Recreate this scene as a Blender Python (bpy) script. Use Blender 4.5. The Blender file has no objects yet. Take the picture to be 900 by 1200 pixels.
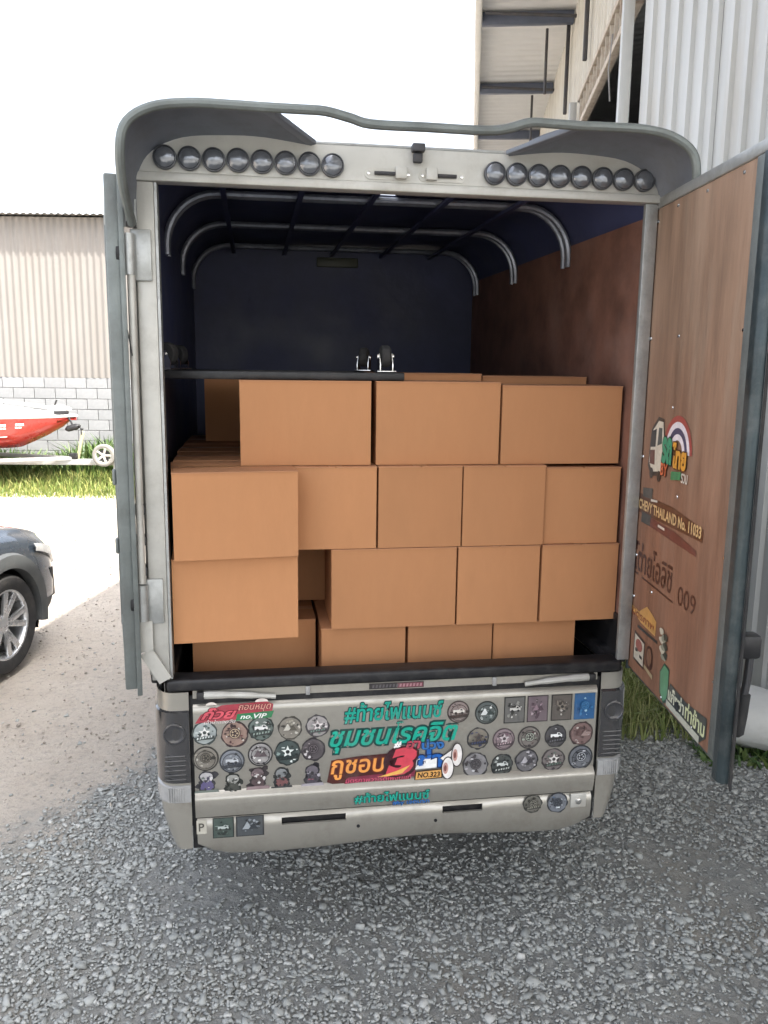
import bpy, bmesh, math, random
import numpy as np
from mathutils import Vector, Matrix
R_ = math.radians
scene = bpy.context.scene
COL = scene.collection

# ------------------------------------------------------------------ camera
CAM_H, PITCH, ROLL, FPX = 2.1, 0.1745, 0.0121, 974.0
cd = bpy.data.cameras.new('camera'); cam = bpy.data.objects.new('camera', cd); COL.objects.link(cam)
cd.sensor_fit = 'VERTICAL'; cd.sensor_height = 36.0; cd.lens = FPX / 1200 * 36.0
cd.clip_start = 0.05; cd.clip_end = 2000
cam.matrix_world = (Matrix.Translation((0, 0, CAM_H)) @ Matrix.Rotation(math.pi / 2 - PITCH, 4, 'X')
                    @ Matrix.Rotation(ROLL, 4, 'Z'))
scene.camera = cam

# ------------------------------------------------------------------ sky and sun
WT = 0.1                                           # the warehouse runs at this angle to the view
VQ = Vector((math.cos(WT), -math.sin(WT), 0)); US = Vector((math.sin(WT), math.cos(WT), 0))
SUN = (VQ * 0.516 - US * 0.30 + Vector((0, 0, 1))).normalized()
w = bpy.data.worlds.new('World'); scene.world = w; w.use_nodes = True
nt = w.node_tree; nt.nodes.clear()
sky = nt.nodes.new('ShaderNodeTexSky'); sky.sky_type = 'NISHITA'; sky.sun_disc = False
sky.sun_elevation = math.asin(SUN.z); sky.sun_rotation = math.atan2(SUN.x, SUN.y)
sky.air_density = 1.0; sky.dust_density = 5.0; sky.ozone_density = 1.0
bg = nt.nodes.new('ShaderNodeBackground'); bg.inputs['Strength'].default_value = 0.15
wo = nt.nodes.new('ShaderNodeOutputWorld')
hz = nt.nodes.new('ShaderNodeHueSaturation'); hz.inputs['Saturation'].default_value = .42      # milky, thinly veiled sky
nt.links.new(sky.outputs[0], hz.inputs['Color']); nt.links.new(hz.outputs[0], bg.inputs[0]); nt.links.new(bg.outputs[0], wo.inputs[0])
sd = bpy.data.lights.new('sun', 'SUN'); sd.energy = 2.9; sd.angle = R_(0.53); sd.color = (1, .95, .87)
so = bpy.data.objects.new('sun', sd); COL.objects.link(so); so.location = (10, -6, 20)
so.rotation_euler = (-SUN).to_track_quat('-Z', 'Y').to_euler()
vs = scene.view_settings; vs.view_transform = 'Standard'; vs.look = 'None'; vs.gamma = 1.0
vs.exposure = 2.02; vs.use_curve_mapping = False

# ------------------------------------------------------------------ helpers
random.seed(7); RNG = np.random.default_rng(7)

def srgb(h):
    h = h.lstrip('#'); c = [int(h[i:i + 2], 16) / 255 for i in (0, 2, 4)]
    return tuple(x / 12.92 if x <= .04045 else ((x + .055) / 1.055) ** 2.4 for x in c)

MATS = {}
def pm(name, col, rough=.5, metal=0., var=.12, scale=6., dirt=None, bump=None, coat=0., spec=.5,
       stretch=(1, 1, 1), rand=0., alpha=1., trans=0., rvar=.1):
    """procedural principled material: base colour with noise, optional stains, optional fine relief"""
    if name in MATS: return MATS[name]
    m = bpy.data.materials.new(name); m.use_nodes = True; MATS[name] = m
    t = m.node_tree; b = t.nodes['Principled BSDF']; N = t.nodes.new; Lk = t.links.new
    b.inputs['Metallic'].default_value = metal; b.inputs['Roughness'].default_value = rough
    b.inputs['Specular IOR Level'].default_value = spec
    b.inputs['Coat Weight'].default_value = coat; b.inputs['Coat Roughness'].default_value = .08
    b.inputs['Transmission Weight'].default_value = trans
    tc = N('ShaderNodeTexCoord'); mp = N('ShaderNodeMapping'); mp.inputs['Scale'].default_value = stretch
    Lk(tc.outputs['Object'], mp.inputs[0])
    n1 = N('ShaderNodeTexNoise'); n1.inputs['Scale'].default_value = scale; n1.inputs['Detail'].default_value = 6
    n1.inputs['Roughness'].default_value = .62
    Lk(mp.outputs[0], n1.inputs['Vector'])
    mr = N('ShaderNodeMapRange'); mr.inputs[1].default_value = .3; mr.inputs[2].default_value = .7
    mr.inputs[3].default_value = 1 - var; mr.inputs[4].default_value = 1 + var
    Lk(n1.outputs[0], mr.inputs[0])
    src = mr.outputs[0]
    if rand:
        oi = N('ShaderNodeObjectInfo'); m2 = N('ShaderNodeMapRange')
        m2.inputs[3].default_value = 1 - rand; m2.inputs[4].default_value = 1 + rand
        Lk(oi.outputs['Random'], m2.inputs[0]); mm = N('ShaderNodeMath'); mm.operation = 'MULTIPLY'
        Lk(src, mm.inputs[0]); Lk(m2.outputs[0], mm.inputs[1]); src = mm.outputs[0]
    vm = N('ShaderNodeVectorMath'); vm.operation = 'SCALE'; vm.inputs[0].default_value = col
    Lk(src, vm.inputs['Scale']); out = vm.outputs[0]
    if dirt:
        dc, amt, dsc = dirt
        n2 = N('ShaderNodeTexNoise'); n2.inputs['Scale'].default_value = dsc; n2.inputs['Detail'].default_value = 9
        n2.inputs['Roughness'].default_value = .7; Lk(mp.outputs[0], n2.inputs['Vector'])
        m3 = N('ShaderNodeMapRange'); m3.inputs[1].default_value = .48; m3.inputs[2].default_value = .72
        m3.inputs[3].default_value = 0; m3.inputs[4].default_value = amt; Lk(n2.outputs[0], m3.inputs[0])
        mx = N('ShaderNodeMix'); mx.data_type = 'RGBA'; mx.inputs[7].default_value = (*dc, 1)
        Lk(m3.outputs[0], mx.inputs[0]); Lk(out, mx.inputs[6]); out = mx.outputs[2]
        m4 = N('ShaderNodeMapRange'); m4.inputs[3].default_value = rough; m4.inputs[4].default_value = min(1, rough + .35)
        Lk(m3.outputs[0], m4.inputs[0]); Lk(m4.outputs[0], b.inputs['Roughness'])
    elif rvar:
        m4 = N('ShaderNodeMapRange'); m4.inputs[1].default_value = .3; m4.inputs[2].default_value = .7
        m4.inputs[3].default_value = max(0.02, rough - rvar); m4.inputs[4].default_value = min(1, rough + rvar)
        Lk(n1.outputs[0], m4.inputs[0]); Lk(m4.outputs[0], b.inputs['Roughness'])
    Lk(out, b.inputs['Base Color'])
    if bump:
        st, bs = bump
        n3 = N('ShaderNodeTexNoise'); n3.inputs['Scale'].default_value = bs; n3.inputs['Detail'].default_value = 5
        Lk(mp.outputs[0], n3.inputs['Vector']); bp = N('ShaderNodeBump'); bp.inputs['Strength'].default_value = st
        bp.inputs['Distance'].default_value = .01
        Lk(n3.outputs[0], bp.inputs['Height']); Lk(bp.outputs[0], b.inputs['Normal'])
    return m

class MB:
    """collects faces, then builds ONE mesh object"""
    def __init__(s): s.v = []; s.f = []; s.m = []; s.mi = 0
    def add(s, vs, fs):
        o = len(s.v); s.v += [tuple(p) for p in vs]; s.f += [tuple(i + o for i in f) for f in fs]; s.m += [s.mi] * len(fs)
        return s
    def box(s, x0, x1, y0, y1, z0, z1, M=None):
        P = [(x0, y0, z0), (x1, y0, z0), (x1, y1, z0), (x0, y1, z0), (x0, y0, z1), (x1, y0, z1), (x1, y1, z1), (x0, y1, z1)]
        if M is not None: P = [M @ Vector(p) for p in P]
        return s.add(P, [(0, 3, 2, 1), (4, 5, 6, 7), (0, 1, 5, 4), (1, 2, 6, 5), (2, 3, 7, 6), (3, 0, 4, 7)])
    def beam(s, a, b, wd, hg, up=(0, 0, 1)):
        a = Vector(a); b = Vector(b); d = (b - a).normalized(); u = Vector(up)
        r = d.cross(u)
        if r.length < 1e-4: r = d.cross(Vector((0, 1, 0)))
        r.normalize(); u = r.cross(d)
        P = []
        for c in (a, b):
            for i, j in ((-1, -1), (1, -1), (1, 1), (-1, 1)): P.append(c + r * wd / 2 * i + u * hg / 2 * j)
        return s.add(P, [(0, 1, 2, 3), (7, 6, 5, 4), (0, 4, 5, 1), (1, 5, 6, 2), (2, 6, 7, 3), (3, 7, 4, 0)])
    def tube(s, pts, r, n=10, cap=True):
        pts = [Vector(p) for p in pts]; rr = r if isinstance(r, (list, tuple)) else [r] * len(pts)
        V = []; prev = None
        for i, p in enumerate(pts):
            d = (pts[min(i + 1, len(pts) - 1)] - pts[max(i - 1, 0)]).normalized()
            if prev is None:
                a = d.cross(Vector((0, 0, 1)))
                if a.length < 1e-3: a = d.cross(Vector((1, 0, 0)))
            else: a = prev - d * prev.dot(d)
            a.normalize(); prev = a; b = d.cross(a)
            for k in range(n):
                t = 2 * math.pi * k / n; V.append(p + (a * math.cos(t) + b * math.sin(t)) * rr[i])
        F = []
        for i in range(len(pts) - 1):
            for k in range(n):
                q = (k + 1) % n; F.append((i * n + k, i * n + q, (i + 1) * n + q, (i + 1) * n + k))
        if cap: F.append(tuple(range(n - 1, -1, -1))); F.append(tuple((len(pts) - 1) * n + k for k in range(n)))
        return s.add(V, F)
    def prism(s, poly, fn, d0, d1):
        """poly 2-D, fn(u,v,d)->point; extruded from d0 to d1"""
        n = len(poly); V = [fn(u, v, d0) for u, v in poly] + [fn(u, v, d1) for u, v in poly]
        F = [tuple(range(n)), tuple(range(2 * n - 1, n - 1, -1))] + [(i, i + n, (i + 1) % n + n, (i + 1) % n) for i in range(n)]
        return s.add(V, F)
    def lathe(s, prof, M, n=24, close=False):
        """prof [(r, h)] about local z of M"""
        V = [M @ Vector((r * math.cos(2 * math.pi * k / n), r * math.sin(2 * math.pi * k / n), h)) for r, h in prof for k in range(n)]
        m = len(prof); F = []
        for i in range(m if close else m - 1):
            j = (i + 1) % m
            for k in range(n):
                q = (k + 1) % n; F.append((i * n + k, i * n + q, j * n + q, j * n + k))
        if not close:
            F.append(tuple(range(n - 1, -1, -1))); F.append(tuple((m - 1) * n + k for k in range(n)))
        return s.add(V, F)
    def grid(s, rows, skip=None):
        m = len(rows); n = len(rows[0]); V = [p for r in rows for p in r]
        F = [(i * n + k, i * n + k + 1, (i + 1) * n + k + 1, (i + 1) * n + k) for i in range(m - 1) for k in range(n - 1)
             if not (skip and skip(i, k))]
        return s.add(V, F)
    def build(s, name, mats, parent=None, bevel=0., segs=2, angle=32., recalc=True, thick=0., loc=None, rotz=0.):
        me = bpy.data.meshes.new(name); me.from_pydata(s.v, [], s.f)
        if not isinstance(mats, (list, tuple)): mats = [mats]
        for m in mats: me.materials.append(m)
        me.polygons.foreach_set('material_index', s.m); me.update()
        bm = bmesh.new(); bm.from_mesh(me)
        if recalc: bmesh.ops.recalc_face_normals(bm, faces=bm.faces)
        if thick: bmesh.ops.solidify(bm, geom=list(bm.faces), thickness=thick)
        if bevel:
            es = [e for e in bm.edges if len(e.link_faces) == 2 and e.calc_face_angle(0) > R_(30)]
            bmesh.ops.bevel(bm, geom=es, offset=bevel, segments=segs, profile=.5, affect='EDGES', clamp_overlap=True)
        for f in bm.faces: f.smooth = True
        for e in bm.edges: e.smooth = len(e.link_faces) == 2 and e.calc_face_angle(0) < R_(angle)
        bm.to_mesh(me); bm.free()
        o = bpy.data.objects.new(name, me); COL.objects.link(o)
        if parent: o.parent = parent
        if loc is not None: o.location = loc
        o.rotation_euler.z = rotz
        return o

def share(name, src, parent=None, loc=(0, 0, 0), rot=(0, 0, 0), scl=(1, 1, 1)):
    o = bpy.data.objects.new(name, src.data); COL.objects.link(o)
    if parent: o.parent = parent
    o.location = loc; o.rotation_euler = rot; o.scale = scl
    return o

def tag(o, label=None, cat=None, group=None, kind=None):
    if label: o['label'] = label
    if cat: o['category'] = cat
    if group: o['group'] = group
    if kind: o['kind'] = kind
    return o

def empty(name, label, cat, M=None, group=None):
    o = bpy.data.objects.new(name, None); COL.objects.link(o); o.empty_display_size = .2
    if M is not None: o.matrix_world = M
    return tag(o, label, cat, group)

def raw(name, V, F, mat, parent=None):
    me = bpy.data.meshes.new(name); V = np.asarray(V, np.float32); F = np.asarray(F, np.int32)
    k = F.shape[1]; me.vertices.add(len(V)); me.vertices.foreach_set('co', V.ravel())
    me.loops.add(F.size); me.loops.foreach_set('vertex_index', F.ravel())
    me.polygons.add(len(F)); me.polygons.foreach_set('loop_start', np.arange(0, F.size, k, dtype=np.int32))
    me.polygons.foreach_set('loop_total', np.full(len(F), k, np.int32)); me.update(calc_edges=True); me.validate()
    me.materials.append(mat); o = bpy.data.objects.new(name, me); COL.objects.link(o)
    if parent: o.parent = parent
    return o

def catmull(P, k=4):
    P = [Vector(p) for p in P]; out = []
    for i in range(len(P) - 1):
        a = P[max(i - 1, 0)]; b = P[i]; c = P[i + 1]; d = P[min(i + 2, len(P) - 1)]
        for j in range(k):
            t = j / k
            out.append(.5 * ((2 * b) + (c - a) * t + (2 * a - 5 * b + 4 * c - d) * t * t + (3 * b - a - 3 * c + d) * t ** 3))
    return out + [P[-1]]

# ------------------------------------------------------------------ materials
PAINT = pm('champagne_paint', (.40, .38, .335), .30, .5, .05, 3, dirt=((.22, .20, .165), .55, 6), coat=.5)
STEEL = pm('dull_steel', (.42, .43, .42), .42, .55, .18, 9, dirt=((.16, .15, .13), .45, 7), bump=(.15, 60))
STEEL_L = pm('light_painted_steel', (.52, .51, .47), .45, .25, .10, 6, dirt=((.22, .20, .17), .4, 5), bump=(.12, 40))
PANEL_W = pm('off_white_panel', (.50, .495, .46), .42, .15, .08, 4, dirt=((.28, .25, .2), .45, 6), coat=.15)
VISORM = pm('grey_visor_paint', (.16, .175, .205), .5, .1, .12, 5, dirt=((.12, .12, .12), .4, 7))
DOORST = pm('blue_green_steel', (.045, .062, .068), .4, .45, .3, 8, dirt=((.17, .18, .175), .5, 9), bump=(.2, 50))
NAVY = pm('navy_tarp_and_hazed_wall', (.048, .056, .122), .5, 0, .3, 3, bump=(.6, 5))
BLACK = pm('black_plastic', (.012, .012, .014), .45, 0, .3, 10, dirt=((.08, .075, .07), .4, 20))
RUBBER = pm('rubber', (.022, .022, .023), .8, 0, .25, 14, dirt=((.10, .09, .08), .4, 12))
CHROME = pm('bright_metal', (.72, .72, .71), .22, 1., .08, 12)
DARKM = pm('dark_metal', (.07, .07, .075), .5, .6, .2, 10, dirt=((.15, .11, .08), .4, 12))
LENS_D = pm('smoked_lens', (.035, .034, .036), .07, .0, .2, 10, coat=1., spec=.9, rvar=.03)
LENS_R = pm('lamp_reflector', (.07, .07, .075), .12, .3, .2, 20, coat=.6)
LENS_C = pm('clear_lens', (.34, .34, .335), .2, 0, .15, 20, coat=.8)
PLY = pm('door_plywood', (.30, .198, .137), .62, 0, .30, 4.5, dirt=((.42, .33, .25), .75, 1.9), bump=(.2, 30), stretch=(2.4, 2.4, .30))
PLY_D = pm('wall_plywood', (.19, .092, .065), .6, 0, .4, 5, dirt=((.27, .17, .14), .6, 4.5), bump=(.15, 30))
def tint_low(m, zlow, zhigh, colr):
    """multiplies a colour into the lower part of a board, with a ragged upper limit"""
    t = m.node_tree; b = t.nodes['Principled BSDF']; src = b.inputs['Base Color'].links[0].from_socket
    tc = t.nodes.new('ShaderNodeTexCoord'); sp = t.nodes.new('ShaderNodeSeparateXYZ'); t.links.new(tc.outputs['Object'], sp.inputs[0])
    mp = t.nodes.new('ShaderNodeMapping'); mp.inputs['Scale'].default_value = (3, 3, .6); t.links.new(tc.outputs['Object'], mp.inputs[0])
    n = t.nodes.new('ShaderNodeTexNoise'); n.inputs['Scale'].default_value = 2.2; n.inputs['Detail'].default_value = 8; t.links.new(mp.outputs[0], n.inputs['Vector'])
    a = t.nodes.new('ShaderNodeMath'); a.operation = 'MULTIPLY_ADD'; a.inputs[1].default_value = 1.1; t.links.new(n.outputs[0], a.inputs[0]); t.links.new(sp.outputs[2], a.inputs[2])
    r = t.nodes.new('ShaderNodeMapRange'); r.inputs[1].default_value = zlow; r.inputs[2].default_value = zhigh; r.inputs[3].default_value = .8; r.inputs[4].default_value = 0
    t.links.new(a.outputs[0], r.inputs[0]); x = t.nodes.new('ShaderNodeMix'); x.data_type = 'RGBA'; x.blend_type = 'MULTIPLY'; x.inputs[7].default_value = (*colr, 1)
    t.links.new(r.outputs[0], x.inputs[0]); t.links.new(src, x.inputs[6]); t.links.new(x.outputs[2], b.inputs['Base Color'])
tint_low(PLY, 1.95, 2.85, (.78, .55, .47))  # door plywood turns darker and redder towards the bottom
CARD = pm('cardboard', (.49, .238, .112), .8, 0, .07, 3.5, dirt=((.40, .185, .085), .35, 2.6), bump=(.22, 11), stretch=(1, 1, .35), rand=.09, spec=.25)
CARD_E = pm('cardboard_flap', (.48, .24, .125), .85, 0, .08, 4, rand=.06, spec=.25)
TAPE = pm('brown_tape', (.445, .215, .098), .35, 0, .05, 8, spec=.6)
GALV = pm('corrugated_zinc', (.47, .48, .475), .42, .35, .08, 3, dirt=((.40, .37, .32), .65, 2.2), stretch=(1.5, 1.5, .16))
CREAM = pm('cream_sheet', (.52, .51, .47), .6, .05, .10, 2, dirt=((.33, .27, .2), .5, 1.5), stretch=(1, 1, .35))
SHEDM = pm('weathered_sheet', (.232, .218, .202), .65, .05, .12, 1.2, dirt=((.20, .17, .145), .6, .8), stretch=(1.6, 1, .2))
BLOCKM = pm('whitewashed_block', (.29, .295, .30), .9, 0, .12, 6, dirt=((.26, .26, .26), .4, 4), bump=(.4, 40), rand=.08)
MORTAR = pm('mortar', (.265, .265, .27), .95, 0, .15, 9, bump=(.4, 50))
ROOFIN = pm('roof_underside', (.66, .66, .66), .5, .15, .08, 2, dirt=((.48, .48, .48), .4, 2))
BEAM_D = pm('blue_grey_purlin', (.085, .10, .14), .5, .3, .2, 5)
RUSTC = pm('primer_steel', (.43, .38, .32), .6, .2, .18, 8, dirt=((.22, .13, .08), .6, 10))
WHITEP = pm('white_fascia', (.74, .73, .70), .5, 0, .06, 3, dirt=((.5, .47, .42), .4, 3))
DG = pm('weathered_door_steel', (.17, .19, .185), .5, .35, .2, 9, dirt=((.14, .14, .13), .5, 8), bump=(.2, 50))
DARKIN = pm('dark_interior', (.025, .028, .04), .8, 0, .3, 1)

# ------------------------------------------------------------------ ground
gm = bpy.data.materials.new('ground_dirt'); gm.use_nodes = True
t = gm.node_tree; b = t.nodes['Principled BSDF']; N = t.nodes.new; Lk = t.links.new
tc = N('ShaderNodeTexCoord')
def noise(sc, det=8, rg=.65):
    n = N('ShaderNodeTexNoise'); n.inputs['Scale'].default_value = sc; n.inputs['Detail'].default_value = det
    n.inputs['Roughness'].default_value = rg; Lk(tc.outputs['Object'], n.inputs['Vector']); return n
def rng_(inp, a, b_, c=0., d=1.):
    m = N('ShaderNodeMapRange'); m.inputs[1].default_value = a; m.inputs[2].default_value = b_
    m.inputs[3].default_value = c; m.inputs[4].default_value = d; Lk(inp, m.inputs[0]); return m.outputs[0]
def mix(f, a, b_):
    m = N('ShaderNodeMix'); m.data_type = 'RGBA'
    if isinstance(f, float): m.inputs[0].default_value = f
    else: Lk(f, m.inputs[0])
    for i, x in ((6, a), (7, b_)):
        if isinstance(x, tuple): m.inputs[i].default_value = (*x, 1)
        else: Lk(x, m.inputs[i])
    return m.outputs[2]
n1 = noise(.35); n2 = noise(26, 6, .75); n3 = noise(3.2)
tan = mix(rng_(n1.outputs[0], .35, .65), (.52, .465, .40), (.58, .525, .46))
tan = mix(rng_(n3.outputs[0], .45, .7, 0, .4), tan, (.44, .37, .305))
tan = mix(rng_(n2.outputs[0], .50, .72, 0, .6), tan, (.27, .25, .23))
n5 = noise(110, 3, .6)
tan = mix(rng_(n5.outputs[0], .60, .72, 0, .55), tan, (.20, .185, .17)); tan = mix(rng_(n5.outputs[0], .28, .40, .45, 0.), tan, (.56, .52, .46))
orange = noise(.22, 3, .5)
tan = mix(rng_(orange.outputs[0], .6, .72, 0, .5), tan, (.45, .27, .16))
# gravel bed: everything on the near / right side of a ragged line
sx = N('ShaderNodeSeparateXYZ'); Lk(tc.outputs['Object'], sx.inputs[0])
ma = N('ShaderNodeMath'); ma.operation = 'MULTIPLY_ADD'; ma.inputs[1].default_value = 1.0; Lk(sx.outputs[0], ma.inputs[0])
mb = N('ShaderNodeMath'); mb.operation = 'MULTIPLY'; mb.inputs[1].default_value = -.45; Lk(sx.outputs[1], mb.inputs[0])
Lk(mb.outputs[0], ma.inputs[2])
mc = N('ShaderNodeMath'); mc.operation = 'MULTIPLY_ADD'; mc.inputs[1].default_value = 1.6; Lk(n3.outputs[0], mc.inputs[0]); Lk(ma.outputs[0], mc.inputs[2])
gmask = rng_(mc.outputs[0], -2.50, -2.12)
dn = noise(1.1, 7, .6)
gv = N('ShaderNodeTexVoronoi'); gv.inputs['Scale'].default_value = 42; Lk(tc.outputs['Object'], gv.inputs['Vector'])
sc_ = N('ShaderNodeSeparateColor'); Lk(gv.outputs['Color'], sc_.inputs[0])
grav = mix(rng_(sc_.outputs[0], 0, 1), (.29, .295, .285), (.42, .42, .40))
grav = mix(rng_(dn.outputs[0], .5, .68, 0, .75), grav, (.40, .37, .32))
col = mix(gmask, tan, grav); Lk(col, b.inputs['Base Color']); b.inputs['Roughness'].default_value = .95
b.inputs['Specular IOR Level'].default_value = .2
bp = N('ShaderNodeBump'); bp.inputs['Strength'].default_value = .9; bp.inputs['Distance'].default_value = .035
Lk(n2.outputs[0], bp.inputs['Height']); Lk(bp.outputs[0], b.inputs['Normal'])
rows = []
xs = sorted(set([-300, -120, -60, -30, -16] + [round(-9 + .25 * i, 2) for i in range(61)] + [10, 16, 30, 60, 120, 300]))
ys = sorted(set([-300, -100, -40, -15] + [round(-4 + .25 * i, 2) for i in range(85)] + [22, 30, 50, 90, 150, 400]))
def gz(x, y): return .018 * math.sin(x * 1.7 + .6 * y) * math.sin(y * 1.3 - .4 * x) * (1 if abs(x) < 9 and -4 < y < 17 else 0) - .012
G = MB(); G.grid([[(x, y, gz(x, y)) for x in xs] for y in ys])
tag(G.build('ground', gm, angle=60), 'bare tan dirt and gravel yard', None, kind='structure')

# loose stones of the gravel bed
def stones(name, spots, sizes, mats_rgb, label):
    bv = np.array([(-1, -.8, -1), (1, -.9, -1), (.9, .9, -1), (-.9, 1, -1), (-.7, -.6, .8), (.6, -.75, 1), (.75, .5, .75), (-.5, .65, 1)]) * .9
    bf = np.array([(0, 2, 1), (0, 3, 2), (4, 5, 6), (4, 6, 7), (0, 1, 5), (0, 5, 4), (1, 2, 6), (1, 6, 5), (2, 3, 7), (2, 7, 6), (3, 0, 4), (3, 4, 7)])
    n = len(spots); nv = len(bv)
    sc = sizes[:, None] * np.stack([RNG.uniform(.7, 1.35, n), RNG.uniform(.55, 1.05, n), RNG.uniform(.22, .5, n)], 1)
    V = bv[None] * RNG.uniform(.55, 1.25, (n, nv, 3)) * sc[:, None, :]
    a = RNG.uniform(0, 2 * np.pi, n); tl = RNG.normal(0, .45, n)
    ct, st = np.cos(tl)[:, None], np.sin(tl)[:, None]
    y = V[..., 1] * ct - V[..., 2] * st; z = V[..., 1] * st + V[..., 2] * ct; V[..., 1] = y; V[..., 2] = z
    c, s_ = np.cos(a)[:, None], np.sin(a)[:, None]
    X = V[..., 0] * c - V[..., 1] * s_; Y = V[..., 0] * s_ + V[..., 1] * c; V[..., 0] = X; V[..., 1] = Y
    V += spots[:, None, :]
    F = (bf[None] + (np.arange(n) * nv)[:, None, None]).reshape(-1, 3)
    m = bpy.data.materials.new(name + '_stone'); m.use_nodes = True; tt = m.node_tree; bb = tt.nodes['Principled BSDF']
    ge = tt.nodes.new('ShaderNodeNewGeometry'); cr = tt.nodes.new('ShaderNodeValToRGB')
    for i, (p, cc) in enumerate(mats_rgb):
        e = cr.color_ramp.elements[i] if i < 2 else cr.color_ramp.elements.new(p)
        e.position = p; e.color = (*cc, 1)
    tt.links.new(ge.outputs['Random Per Island'], cr.inputs[0]); tt.links.new(cr.outputs[0], bb.inputs['Base Color'])
    bb.inputs['Roughness'].default_value = .9; bb.inputs['Specular IOR Level'].default_value = .25
    o = raw(name, V.reshape(-1, 3), F, m); return tag(o, label, 'gravel', kind='stuff')
n = 140000
px = RNG.uniform(-2.4, 2.7, n); py = RNG.uniform(1.6, 6.4, n)
edge = px - .45 * py + RNG.normal(0, .13, n)
keep = (edge > -3.05) | (RNG.uniform(0, 1, n) < .012)
patch = np.sin(px * 2.9 + 1.3 * np.sin(py * 2.1)) * np.sin(py * 3.4 + .9 * np.sin(px * 3.7) + 1)      # dusty thin spots
keep &= RNG.uniform(0, 1, n) < np.clip(1.25 - (py - 3.4) * .22, .3, 1) * np.clip(.95 - .75 * np.clip(patch, 0, 1), .2, 1)
px, py = px[keep], py[keep]
pz = .018 * np.sin(px * 1.7 + .6 * py) * np.sin(py * 1.3 - .4 * px) - .006
sz = RNG.lognormal(math.log(.0070), .48, len(px)).clip(.0025, .026)
stones('gravel', np.stack([px, py, pz], 1), sz, [(0, (.28, .29, .28)), (1, (.54, .54, .515)), (.45, (.365, .375, .36)), (.85, (.43, .44, .42))],
       'grey crushed stone gravel spread behind the truck')
n = 11000
px = RNG.uniform(-7, -1.2, n); py = RNG.uniform(3.5, 12.5, n)
stones('dirt_pebbles', np.stack([px, py, np.full(n, -.004)], 1), RNG.lognormal(math.log(.0052), .5, n).clip(.0015, .016),
       [(0, (.28, .245, .21)), (1, (.5, .46, .4)), (.5, (.40, .36, .31))], 'scattered pebbles on the tan dirt')

# ------------------------------------------------------------------ grass
def grassmat(name, c1, c2, c3):
    m = bpy.data.materials.new(name); m.use_nodes = True; tt = m.node_tree; bb = tt.nodes['Principled BSDF']
    ge = tt.nodes.new('ShaderNodeNewGeometry'); cr = tt.nodes.new('ShaderNodeValToRGB')
    cr.color_ramp.elements[0].color = (*c1, 1); cr.color_ramp.elements[1].color = (*c3, 1)
    e = cr.color_ramp.elements.new(.55); e.color = (*c2, 1)
    tt.links.new(ge.outputs['Random Per Island'], cr.inputs[0]); tt.links.new(cr.outputs[0], bb.inputs['Base Color'])
    bb.inputs['Roughness'].default_value = .55; bb.inputs['Subsurface Weight'].default_value = 0
    bb.inputs['Transmission Weight'].default_value = 0
    return m
def blades(name, pts, hts, wid, mat, label, lean=.35):
    n = len(pts); a = RNG.uniform(0, 2 * np.pi, n); la = RNG.uniform(0, 2 * np.pi, n); le = np.abs(RNG.normal(0, lean, n)) * hts
    d = np.stack([np.cos(a), np.sin(a), np.zeros(n)], 1) * wid[:, None]
    ld = np.stack([np.cos(la), np.sin(la), np.zeros(n)], 1) * le[:, None]
    up = np.array([0, 0, 1.0])[None] * hts[:, None]
    p0 = pts - d; p1 = pts + d; m0 = pts - d * .8 + ld * .35 + up * .6; m1 = pts + d * .8 + ld * .35 + up * .6
    tp = pts + ld * 1.15 + up * .97
    V = np.stack([p0, p1, m1, m0, tp], 1).reshape(-1, 3); o = np.arange(n)[:, None] * 5
    F = np.concatenate([o + np.array([[0, 1, 2]]), o + np.array([[0, 2, 3]]), o + np.array([[3, 2, 4]])], 0)
    return tag(raw(name, V, F, mat), label, 'grass', kind='stuff')
GR = grassmat('grass_green', (.08, .13, .02), (.16, .21, .045), (.34, .33, .11))
GT = grassmat('tuft_green', (.14, .20, .05), (.26, .30, .10), (.44, .42, .21))
GW = grassmat('weed_green', (.035, .08, .02), (.07, .13, .03), (.15, .20, .06))
n = 26000; x = RNG.uniform(-11, -2.2, n); y = RNG.uniform(12.9, 16.0, n) + RNG.normal(0, .1, n)
h = RNG.uniform(.06, .22, n) * np.clip((y - 12.5) / 1.2, .3, 1.4)
blades('grass', np.stack([x, y, np.full(n, -.02)], 1), h, RNG.uniform(.006, .012, n), GR, 'sunlit grass verge along the block wall')
n = 9000; x = RNG.uniform(-11, -2.2, n); y = RNG.uniform(14.6, 15.75, n)
cl = .5 + .5 * np.sin(x * 2.3 + 1) * np.sin(x * .9)
h = RNG.uniform(.25, .8, n) * (.45 + .6 * cl)
blades('weeds', np.stack([x, y, np.full(n, -.02)], 1), h, RNG.uniform(.012, .035, n), GW, 'tall leafy weeds against the block wall', .45)
n = 5200; s_ = RNG.uniform(0, 1, n); x = RNG.normal(1.55, .24, n); y = RNG.uniform(4.45, 7.2, n)
ok = (x - (y - 4.4) * .05 > 1.02) & (x < 2.35 - .62 * (y - 4.5) + .25)
x, y = x[ok], y[ok]; n = len(x)
blades('grass_tuft', np.stack([x, y, np.full(n, -.02)], 1), RNG.uniform(.06, .28, n), RNG.uniform(.003, .007, n), GT,
       'tuft of green grass between the truck and the metal wall', .6)
n = 420; x = RNG.uniform(1.75, 2.7, n); y = RNG.normal(4.28, .08, n)
blades('creeping_weeds', np.stack([x, y, np.full(n, -.01)], 1), RNG.uniform(.03, .09, n), RNG.uniform(.008, .02, n), GW,
       'low weeds in front of the white sack', .9)

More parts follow.
